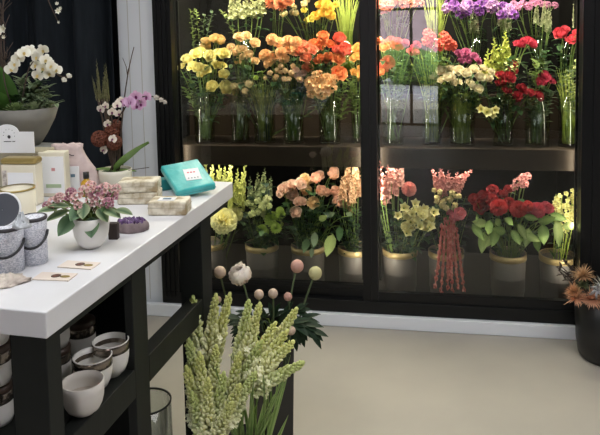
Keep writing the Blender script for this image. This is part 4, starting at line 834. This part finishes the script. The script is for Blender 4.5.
# white bowl planter
pp = zpx(92, 247); pp.z = TH+.0008; wp = thing('white_planter', 'glossy white bowl planter holding the pink veined plant', 'planter', pp); r = .045; h = .078
b = MB(); b.lathe([(.001, 0), (r*.45, 0), (r*.74, h*.16), (r*.92, h*.42), (r*.99, h*.72), (r, h), (r-.004, h), (r*.86, h*.6), (.001, h*.5)], 40); b.build('bowl', M['ceramic'], wp); b = MB(); b.lathe([(.001, h*.9), (r*.9, h*.88)], 30); b.build('soil', M['soil'], wp)
pt = pp+V((0, 0, h*.86)); fit = thing('veined_plant', 'plant with cream edged green leaves spilling over the white bowl', 'plant', pt)
FIT = petal((66, 98, 66), (156, 168, 126)); FIT2 = petal((60, 92, 60), (104, 134, 94))
for (x, y, L, W, dx, dz, m) in ((66, 226, .062, .02, -.5, -.9, FIT2), (56, 214, .06, .018, -1, -.1, FIT), (48, 208, .05, .016, -1, .2, FIT), (92, 228, .055, .02, .2, -1, FIT2), (112, 211, .055, .016, 1, -.15, FIT), (124, 210, .05, .013, 1, .05, FIT), (76, 214, .05, .018, -.3, -.6, FIT2), (103, 214, .045, .015, .6, -.4, FIT), (60, 204, .05, .014, -.8, .4, FIT), (84, 212, .045, .016, .1, -.7, FIT)):
    p = ypx(x, y, pt.y-.035)-pt; dd = V((dx, -.5, dz)).normalized(); b = MB(); b.leaf(p-dd*L*.5, dd, V((0, -.3, 1)) if abs(dz) < .5 else V((0, -1, .3)), L, W, bend=.3 if abs(dz) < .5 else -.2, fold=.1, tones=(0, 1), nv=8); b.build('leaf', m, fit)
    MB().tube(bez(V((0, 0, 0)), (p-dd*L*.5)*.6+V((0, 0, .03)), p-dd*L*.45), .0013, 4).build('leaf_stalk', M['stem'], fit)
PKB = petal((204, 146, 146), (238, 200, 194)); DPK = petal((156, 92, 114), (210, 150, 166))
for i, (x, y, r) in enumerate(((96, 192, 8), (104, 188, 8), (90, 200, 7), (112, 195, 7), (84, 190, 7), (75, 197, 7), (66, 201, 7), (52, 202, 7), (58, 197, 6), (108, 202, 6.5), (78, 206, 6), (100, 200, 7), (46, 205, 5), (90, 185, 6.5), (116, 188, 6), (70, 192, 6), (98, 208, 5.5), (86, 208, 5))):
    t_ = ypx(x, y, pt.y+U(-.03, .03)); flower('pink_begonia', 'cluster', t_, pt+V((U(-.02, .02), U(-.02, .02), .0)), r/ppm(t_), PKB if i % 3 else DPK, 'dusty pink blossom cluster over the white bowl planter', 'flower', 'pink blossoms over the white bowl', leaves=1, leafL=.03, leafW=.01, face=.8)
# amethyst and small dark box
pp = zpx(132, 231); pp.z = TH+.0008; am = thing('amethyst_geode', 'purple amethyst geode slice lying on the table', 'geode', pp, rot=(0, 0, .1)); vs = []; fs = []; n = 30
prof = ((1.0, 0), (1.03, .25), (1.0, .55), (.9, .7), (.86, .78)); R1 = .042
for (k, z) in prof:
    for j in range(n): a = 2*PI*j/n; w = 1+.06*math.sin(3*a)+.04*math.sin(7*a); vs.append((R1*k*w*math.cos(a), R1*.62*k*w*math.sin(a), .034*z))
for i in range(4):
    for j in range(n): fs.append((i*n+j, i*n+(j+1) % n, (i+1)*n+(j+1) % n, (i+1)*n+j))
b = MB(); b.add(vs, fs+[tuple(range(n-1, -1, -1)), tuple(4*n+j for j in range(n))]); b.build('rock_rim', M['rock'], am)
b = MB()
for i in range(150):
    a = U(0, 6.28); k = math.sqrt(U(0, 1))*.84; s = U(.003, .0055); b.blob((R1*k*math.cos(a), R1*.62*k*math.sin(a), .027), (s, s, s*1.7), frame_to(V((U(-.5, .5), U(-.5, .5), 1))), n=5, m=3, tip=.6)
b.build('crystals', M['amet'], am, smooth=False)
boxat('dark_box', 113, 240, .024, .018, .042, -.05, 'tiny dark brown box between the white planter and the geode', 'box', M['plum'], bevel=.001)
# marbled wrapped boxes
gw = 'marbled cream gift boxes on the table'
def wrapped(px, py, w, dpt, h, yaw, label, z=TH, tagc=False):
    r_ = boxat('gift_box', px, py, w, dpt, h, yaw, label, 'gift box', M['wrap'], group=gw, bevel=.004); r_.location.z = z+.0006; part_box(r_, 'lid_seam', (-w/2-.0006, -.0006, h*.55), (w/2+.0006, dpt+.0006, h*.58), M['beige'])
    if tagc:
        q = (-.03, .012); b = MB(); b.box((q[0], q[1], h+.0004), (q[0]+.048, q[1]+.034, h+.0022)); b.build('white_tag', M['card'], r_, smooth=False); b = MB(); b.box((q[0]+.012, q[1]+.01, h+.0023), (q[0]+.036, q[1]+.024, h+.003)); b.build('tag_print', M['blue'], r_, smooth=False)
    return r_
wrapped(137, 205, .122, .08, .036, -.02, 'marbled cream gift box, lower of the stacked pair behind the geode')
wrapped(138, 205, .120, .078, .034, .04, 'marbled cream gift box, upper of the stacked pair behind the geode', z=TH+.0370)
wrapped(167, 216, .112, .072, .040, -.06, 'marbled cream gift box with a white and blue tag, nearest the table edge', tagc=True)
# turquoise gift box, tilted on folded foil
A_ = V((-.4132, 2.0787, TH+.004)); ux = V((.8843, .4604, .0779)).normalized(); n1 = V((-ux.y, ux.x, 0)).normalized(); nz_ = ux.cross(n1).normalized(); n1 = nz_.cross(ux)
uy = (n1*math.cos(.3)+nz_*math.sin(.3)).normalized(); uz = ux.cross(uy)
tq = thing('turquoise_box', 'shiny turquoise gift box tilted up at the far table corner', 'gift box', A_, rot=Matrix((ux, uy, uz)).transposed().to_quaternion())
b = MB(); b.box((0, 0, 0), (.130, .175, .026)); b.build('box_body', M['turq'], tq, smooth=False, bevel=.006)
b = MB(); b.box((-.0006, -.0006, .010), (.1306, .1756, .0115)); b.build('lid_edge', M['turqd'], tq, smooth=False)
b = MB(); rz = Matrix.Rotation(-.15, 3, 'Z'); b.box((-.025, -.036, 0), (.025, .036, .0012), rot=rz, c=(.078, .080, .0263)); b.build('white_label', M['card'], tq, smooth=False)
b = MB(); [b.box((-.003, -.003, 0), (.003, .003, .0008), rot=rz, c=V((.078, .080, .0276))+rz @ V((x, .012, 0))) for x in (-.012, -.002, .008)]; b.build('red_marks', M['red'], tq, smooth=False)
b = MB(); [b.box((-.002, -.002, 0), (.002, .002, .0008), rot=rz, c=V((.078, .080, .0276))+rz @ V((x, -.024, 0))) for x in (-.016, -.006, .004, .014)]; b.build('black_marks', M['ink'], tq, smooth=False)
sup = A_+ux*.06+n1*.14; sup.z = TH+.0008
sp_ = thing('turquoise_stand_box', 'small turquoise box propping up the tilted gift box', 'gift box', sup, rot=(0, 0, .48)); b = MB(); b.box((-.075, -.01, 0), (.03, .04, .036)); b.build('box_body', M['turqd'], sp_, smooth=False, bevel=.004)
crumple('turquoise_tissue', 158, 186, .04, .04, .026, M['turq'], 'crumpled turquoise tissue left of the tilted turquoise box', 'tissue', part='tissue_sheet', amp=.4)
# cream pot with orchid leaves, purple orchid, rust balls
pp = zpx(116, 187); pp.z = TH+.0008; cp = thing('cream_pot', 'low cream ceramic pot with the purple orchid', 'pot', pp); r = .056; h = .062
b = MB(); b.lathe([(.001, 0), (r*.7, 0), (r*.92, h*.3), (r, h*.8), (r*.97, h), (r*.9, h), (r*.9, h*.7), (.001, h*.7)], 40); b.build('pot_body', M['cream'], cp); b = MB(); b.lathe([(.001, h*.88), (r*.9, h*.86)], 24); b.build('moss', M['leaf'], cp)
ct = pp+V((0, 0, h*.86)); Y0 = ct.y
phal_leaves(ct, [((.92, -.2, .95), (-.4, .3, 1), .165, .034, .16), ((-.9, -.2, .35), (0, 0, 1), .07, .02, .3), ((.5, -.6, .25), (0, 0, 1), .05, .018, .5), ((.9, .1, .1), (0, 0, 1), .07, .016, .2)], 'long glossy orchid leaves reaching right from the cream pot', petal((72, 106, 46), (120, 148, 76)))
PUR = petal((180, 120, 168), (222, 182, 214)); PL = petal((96, 26, 80), (140, 40, 110))
orchid_plant('purple_orchid', ct+V((.0, .0, 0)), [P(116, 130), P(122, 112), P(134, 100), P(150, 96), P(165, 102)], [(P(*q, U(-.03, .01)), 5.8/280) for q in ((136, 96), (130, 102), (141, 104), (147, 97), (126, 103), (137, 106))], [(P(155, 99), 3.0/280), (P(160, 101), 2.6/280), (P(164, 103), 2.2/280)], PUR, PL, 'lilac moth orchid arching right in front of the white pilaster', 0, budm=petal((190, 180, 170)))
orchid_plant('cream_orchid', ct+V((-.01, .0, 0)), [P(114, 140), P(112, 120), P(108, 108), P(101, 107)], [(P(*q, U(-.03, .01)), 4.3/280) for q in ((101, 109), (106, 106), (117, 105), (121, 101), (112, 112), (104, 150), (113, 139), (108, 124), (119, 114))], [], petal((206, 190, 170), (232, 222, 210)), PL, 'small cream orchid with dark plum hearts left of the lilac orchid', 0)
RUST = petal((84, 40, 26), (132, 72, 48))
for i, (x, y, r) in enumerate(((99, 138, 8.5), (112, 131, 7.5), (114, 142, 8), (116, 124, 5.5))):
    t_ = ypx(x, y, ct.y-.01+.02*(i % 2)); flower('rust_protea', 'ball', t_, ct+V((U(-.02, .02), U(-.01, .01), 0)), r/ppm(t_), RUST, 'rust brown dried flower head under the lilac orchid', 'flower', 'rust dried heads', leaves=0, stemm=M['twig'], face=.8)
for i in range(6):
    x = 97+i*2; t_ = ypx(x-4+U(-3, 4), U(55, 78), ct.y+.02); spike('dried_plume', 'loose', t_, ypx(x+1, 100, ct.y+.02), ct+V((-.01, .01, 0)), .035, petal((84, 84, 52), (120, 118, 78)), 'thin dried olive plume rising behind the cream orchid', 'plant', 'dried olive plumes', stemm=M['twig'])
branch('bare_twig', [ct+V((.01, .01, 0)), P(122, 90), P(134, 47)], 'single thin bare twig standing before the white pilaster', twigs=3)
rs = thing('reed_stick', 'thin dark stick poking right from the cream pot', 'stick', ct+V((.02, -.02, .004))); MB().tube([(0, 0, 0), (.1, .0, .012)], .0013, 5).build('stick', M['twig'], rs)

# ================================================================== FLOOR FLOWERS
# glass jar on the floor under the table
pp = tab(.70, .165, .0008); gj = thing('glass_cylinder', 'empty clear glass cylinder on the floor under the table', 'vase', pp); r = .075; h = .345
b = MB(); b.lathe([(.001, 0), (r, 0), (r, h), (r-.003, h), (r-.004, .012), (.001, .012)], 40); b.build('glass_body', M['jar'], gj); b = MB(); b.lathe([(r+.0004, h-.004), (r+.001, h+.001), (r-.003, h+.001), (r-.0035, h-.004)], 40); b.build('dark_rim', M['frame2'], gj)
# tuberose vase
tv = V((-.20, 1.97, .0008)); r = .07; h = .23
tvr = thing('tuberose_vase', 'dark vase on the floor holding the big tuberose bunch', 'vase', tv); b = MB(); b.lathe([(.001, 0), (r*.8, 0), (r*.82, .01), (r, h), (r-.004, h), (r*.78, .014), (.001, .014)], 36); b.build('vase_body', M['black'], tvr)
tubes = ((193, 296, 199, 352, 2.02), (216, 294, 209, 352, 2.02), (230, 293, 214, 356, 2.06), (249, 300, 240, 356, 2.06), (260, 303, 244, 362, 2.0), (297, 308, 270, 352, 2.02), (188, 338, 198, 395, 1.96), (288, 330, 250, 380, 1.95), (294, 341, 256, 378, 1.93),
         (304, 362, 256, 388, 1.92), (199, 352, 205, 410, 1.93), (240, 352, 226, 408, 1.95), (262, 340, 236, 392, 1.97), (276, 322, 248, 372, 2.0), (186, 366, 199, 425, 1.92), (224, 372, 214, 428, 1.92), (240, 384, 220, 430, 1.88), (216, 345, 212, 395, 1.97), (256, 372, 230, 418, 1.9), (233, 402, 214, 440, 1.86), (208, 378, 207, 430, 1.88), (192, 392, 203, 440, 1.88))
TUB = petal((220, 222, 134), (250, 248, 216), var=.05); TUB2 = petal((204, 214, 130), (246, 246, 206), var=.05)
for i, (a, c, e, f, Y) in enumerate(tubes):
    tip = ypx(a, c, Y); low = ypx(e, f, Y+.0); ex = (low-tip)*.12; a_ = i*2.4
    base = tv+V((.03*math.cos(a_), .03*math.sin(a_), .03)); L_ = (tip-low).length
    s_ = spike('tuberose', 'tube', tip, low+ex, base, .27, TUB if i % 3 else TUB2, 'green white tuberose spike in the big foreground bunch', 'flower', 'tuberoses in the foreground bunch', stemm=petal((130, 160, 84), (170, 190, 120)))
for i in range(30):
    a = i*.393+U(-.1, .1); base = tv+V((.035*math.cos(a), .035*math.sin(a), .05)); t_ = tv+V((U(-.11, .15), U(-.1, .08), U(.34, .5))); root = thing('tuberose_leaf', 'long narrow leaf among the foreground tuberose stems', 'foliage', base, group='narrow leaves of the tuberose bunch')
    b = MB(); b.leaf(V((0, 0, 0)), t_-base, V((math.cos(a), math.sin(a), .1)), (t_-base).length, .007, bend=.12, fold=.4, nv=9); b.build('leaf', petal((110, 146, 70), (170, 192, 120)), root)
# peony vase : square black pot
PV = ypx(271, 345, 2.33); PV.z = .0008; hv = .425
pv = thing('peony_vase', 'tall square black pot holding the peonies', 'pot', PV, rot=(0, 0, .62)); r = .062
def sqp(z, r): return [(-r, -r, z), (r, -r, z), (r, r, z), (-r, r, z)]
b = MB(); vs = sqp(0, r*.86)+sqp(hv, r)+sqp(hv, r-.006)+sqp(.02, r*.8); fs = [(3, 2, 1, 0)]
for k in range(3):
    for j in range(4): a = k*4; fs.append((a+j, a+(j+1) % 4, a+4+(j+1) % 4, a+4+j))
fs.append((12, 13, 14, 15)); b.add(vs, fs); b.build('pot_body', M['black'], pv, smooth=False, bevel=.004)
PE = petal((214, 186, 164), (246, 236, 220)); PEW = petal((232, 210, 192), (252, 246, 240)); PEG = petal((206, 198, 140), (238, 232, 190)); PEP = petal((200, 150, 134), (238, 206, 190))
for (x, y, r, kind, m, lab, nm, Y) in ((240, 275, 12.5, 'peony', PEW, 'large open white peony, the fullest of the floor bunch', 'white_peony', 2.25), (220, 273, 7.5, 'pbud', PE, 'half closed beige peony left of the open white one', 'beige_peony', 2.3),
                                   (297, 267, 8, 'pbud', PEP, 'pinkish peony bud, tallest on the right of the bunch', 'peony_bud', 2.3), (315, 274, 8.2, 'pbud', PEG, 'greenish cream peony bud, rightmost of the bunch', 'peony_bud', 2.26),
                                   (259, 295, 6, 'pbud', PE, 'small cream peony bud, left of the low three', 'peony_bud', 2.24), (273, 294, 6, 'pbud', PE, 'small cream peony bud, middle of the low three', 'peony_bud', 2.22), (288, 297, 5.2, 'pbud', PEP, 'small pinkish peony bud, right of the low three', 'peony_bud', 2.25),
                                   (291, 331, 5.5, 'pbud', PE, 'white peony bud low beside the tuberose tips', 'peony_bud', 2.18), (218, 300, 4.5, 'pbud', PE, 'tiny beige peony bud behind the tuberose tips', 'peony_bud', 2.3)):
    r *= .95 if kind == 'peony' else .82; t_ = ypx(x, y, Y); base = PV+V((U(-.03, .03), U(-.03, .03), .05)); root = flower(nm, kind, t_, base, r/ppm(t_), m, lab, 'flower', 'peonies in the square black pot', leaves=0, stemr=.0035, stemm=petal((70, 90, 60), (110, 126, 90)), face=.25, up=1.0)
    if kind != 'peony':
        b = MB(); rr = r/ppm(t_)
        foot = t_-base-V((0, 0, rr*.8))
        for k in range(4): b.petal(PI/2*k+.4, rr*1.1, rr*.3, 1.2, .3, rr*.1, 0, nv=3, nu=1, point=.8, c=foot)
        b.build('sepals', M['leaf'], root)
for i, (x, y, dx, dz) in enumerate(((316, 326, 1, -.25), (308, 334, .8, -.8), (322, 334, 1, -.5), (300, 322, .6, .1), (312, 318, 1, .2), (296, 338, .3, -1), (240, 320, -.8, .2), (234, 330, -1, -.2), (246, 312, -.6, .6), (264, 312, -.2, .8), (276, 310, .2, 1), (284, 318, .5, .4), (256, 322, -.6, 0), (270, 322, 0, .2), (238, 340, -1, -.5), (250, 335, -.5, -.3), (290, 312, .6, .7), (262, 334, 0, -.4), (280, 332, .3, -.2), (304, 308, .8, .4), (296, 328, .8, -.2), (228, 316, -1, .3))):
    t_ = ypx(x-dx*12, y+dz*8, 2.27+U(-.05, .05)); base = PV+V((U(-.03, .03), U(-.03, .03), .1)); root = thing('peony_leaf_stem', 'dark green three fingered peony leaf around the black pot rim', 'foliage', base, group='dark peony leaves')
    MB().tube(bez(V((0, 0, 0)), V(((t_-base).x*.3, (t_-base).y*.3, (t_-base).z)), t_-base), .002, 4).build('stem', M['stem'], root); b = MB()
    for k in (-.55, 0, .55): d = V((dx*math.cos(k)-dz*math.sin(k)*.6, -.35+.3*k, dz*math.cos(k)+dx*math.sin(k)*.6)); b.leaf(t_-base, d, V((0, -.5, 1)), U(.055, .08), .012, bend=.35, fold=.2, nv=6)
    b.build('leaf', M['dleaf'], root)
# black pot at the right edge with dried spiky flowers
bp = zpx(606, 357, 0); bp.z = .0008; r = .135; h = .262
pot = thing('black_pot', 'round black planter on the floor at the right edge', 'pot', bp); b = MB(); b.lathe([(.001, 0), (r*.74, 0), (r*.86, .02), (r*.93, .08), (r, h), (r*.96, h+.002), (r*.93, h), (r*.88, h-.05), (.001, h-.05)], 48); b.build('pot_body', M['black'], pot); b = MB(); b.lathe([(.001, h-.02), (r*.92, h-.022)], 30); b.build('soil', M['soil'], pot)
SPK = petal((150, 96, 60), (206, 168, 124)); 
def tuft(x, y, r, m, label, n=150, up=.3):
    c = ypx(x, y, bp.y-.06); base = bp+V((c.x-bp.x, -.05, h-.02)) if abs(c.x-bp.x) < .11 else bp+V((-.09 if c.x < bp.x else .09, -.04, h-.02)); root = thing('spiky_flower', label, 'plant', base, group='dried spiky flowers in the black pot'); R_ = r/ppm(c); b = MB()
    for i in range(n):
        k = (i+.5)/n; th = 2.0*math.sqrt(k); az = i*2.4; d = V((math.sin(th)*math.cos(az), math.sin(th)*math.sin(az)-.3, math.cos(th)+up)).normalized(); b.leaf(c-base, d, V((0, 0, 1)), R_*U(.6, 1.2), R_*.045, bend=U(-.2, .5), nv=4, tones=(.5, 1))
    b.build('spikes', m, root); MB().tube(bez(V((0, 0, 0)), (c-base)*.5+V((0, 0, .02)), c-base), .004, 5).build('stem', M['twig'], root)
tuft(583, 276, 12, SPK, 'upper orange tan spiky dried flower in the black pot')
tuft(583, 285, 8, petal((66, 92, 60), (126, 140, 96)), 'grey green spiky rosette amid the orange spikes')
tuft(577, 299, 13, petal((196, 122, 84), (232, 184, 148)), 'low salmon spiky flower at the left rim of the black pot')
tuft(592, 300, 14, petal((204, 130, 94), (236, 190, 156)), 'low salmon spiky flower over the middle rim of the black pot')
tuft(574, 292, 10, petal((150, 90, 56), (200, 150, 106)), 'tan spiky flower leaning out left of the black pot')
tuft(604, 288, 13, petal((90, 96, 70), (190, 190, 180)), 'silvery spiky flower cut by the right picture edge')
rb = ypx(597, 291, bp.y-.1); b = MB(); root = thing('silver_bow', 'silver ribbon bow on the dried flowers at the right edge', 'bow', rb)
for k in range(6): a = k*1.05; b.tube([(0, 0, 0), (.02*math.cos(a), -.012, .02*math.sin(a)+.006), (.034*math.cos(a+.4), -.004, .034*math.sin(a+.4)), (.012*math.cos(a+.6), .004, .012*math.sin(a+.6))], .004, 5)
b.build('ribbon', M['silverp'], root)
for i in range(7):
    x = 556+i*2.2; t_ = wpx(x, 262+U(0, 10), -.09); base = bp+V((-.07+U(-.02, .02), .05, h-.03)); root = thing('dark_twig', 'dark dried twig rising behind the spiky flowers', 'branch', base, group='dark twigs in the black pot')
    b = MB(); b.tube(bez(V((0, 0, 0)), V(((t_-base).x*.4, (t_-base).y*.4, (t_-base).z*.8)), t_-base), .0025, 5)
    for j in range(5): b.leaf((t_-base)*U(.6, 1), V((U(-1, 1), U(-.5, .5), U(0, 1))), V((0, 0, 1)), .03, .006, bend=.3)
    b.build('twig', mat('dark_dried', (44, 32, 26), .8), root)

# ================================================================== LIGHT
def area(name, loc, size, sy, energy, col, rot=(0, 0, 0)):
    l = bpy.data.lights.new(name, 'AREA'); l.shape = 'RECTANGLE'; l.size = size; l.size_y = sy; l.energy = energy; l.color = col
    o = bpy.data.objects.new(name, l); C.objects.link(o); o.location = loc; o.rotation_euler = rot; return o
area('ceiling_lamp', (1.2, .9, 2.78), 1.4, 1.4, 38, (.98, .98, 1)); area('ceiling_lamp', (-.9, 1.3, 2.78), 1.2, 1.2, 27, (.95, .98, 1))
p = wall(.3, .09, 2.08); area('cooler_lamp', p, 1.9, .08, 120, (1, .90, .72), (math.radians(8), 0, -WY))
p = wall(.3, .085, .758); area('shelf_lamp', p, 1.9, .04, 5, (1, .9, .74), (math.radians(4), 0, -WY))
for t_, sg_ in ((-.655, 1), (.256, -1), (.360, 1), (1.262, -1)):  # fill lights added along the door edges to brighten the blooms
    p = wall(t_, .04, 1.1); o = area('door_fill', p, .014, 1.8, 2.8, (1, .91, .76)); zz = (WT*sg_*-.55-WN*.83).normalized(); o.rotation_euler = Matrix((V((0, 0, 1)).cross(zz).normalized(), V((0, 0, 1)), zz)).transposed().to_euler()
sl = bpy.data.lights.new('sun', 'SUN'); sl.energy = 40; sl.angle = .02; so = bpy.data.objects.new('sun', sl); C.objects.link(so); so.rotation_euler = V((.5, .45, .75)).to_track_quat('Z', 'Y').to_euler()
w = bpy.data.worlds.new('world'); bpy.context.scene.world = w; w.use_nodes = True; bg = w.node_tree.nodes['Background']; bg.inputs[0].default_value = (.86, .92, 1, 1); bg.inputs[1].default_value = 9.0

# ================================================================== CAMERA
cd = bpy.data.cameras.new('camera'); cam = bpy.data.objects.new('camera', cd); C.objects.link(cam); bpy.context.scene.camera = cam
cd.sensor_fit = 'HORIZONTAL'; cd.sensor_width = 36; cd.lens = F/600*36; cd.shift_x = (300-PX)/600; cd.shift_y = (PY-217.5)/600; cd.clip_start = .05; cd.clip_end = 100
cam.matrix_world = Matrix((( _R.x, _U.x, -_F.x, EYE.x), (_R.y, _U.y, -_F.y, EYE.y), (_R.z, _U.z, -_F.z, EYE.z), (0, 0, 0, 1)))
sc = bpy.context.scene; sc.view_settings.view_transform = 'Standard'; sc.view_settings.look = 'None'; sc.view_settings.gamma = 1; sc.view_settings.exposure = 0; sc.view_settings.use_curve_mapping = False
try: sc.cycles.transparent_max_bounces = 24; sc.cycles.use_denoising = True
except Exception: pass
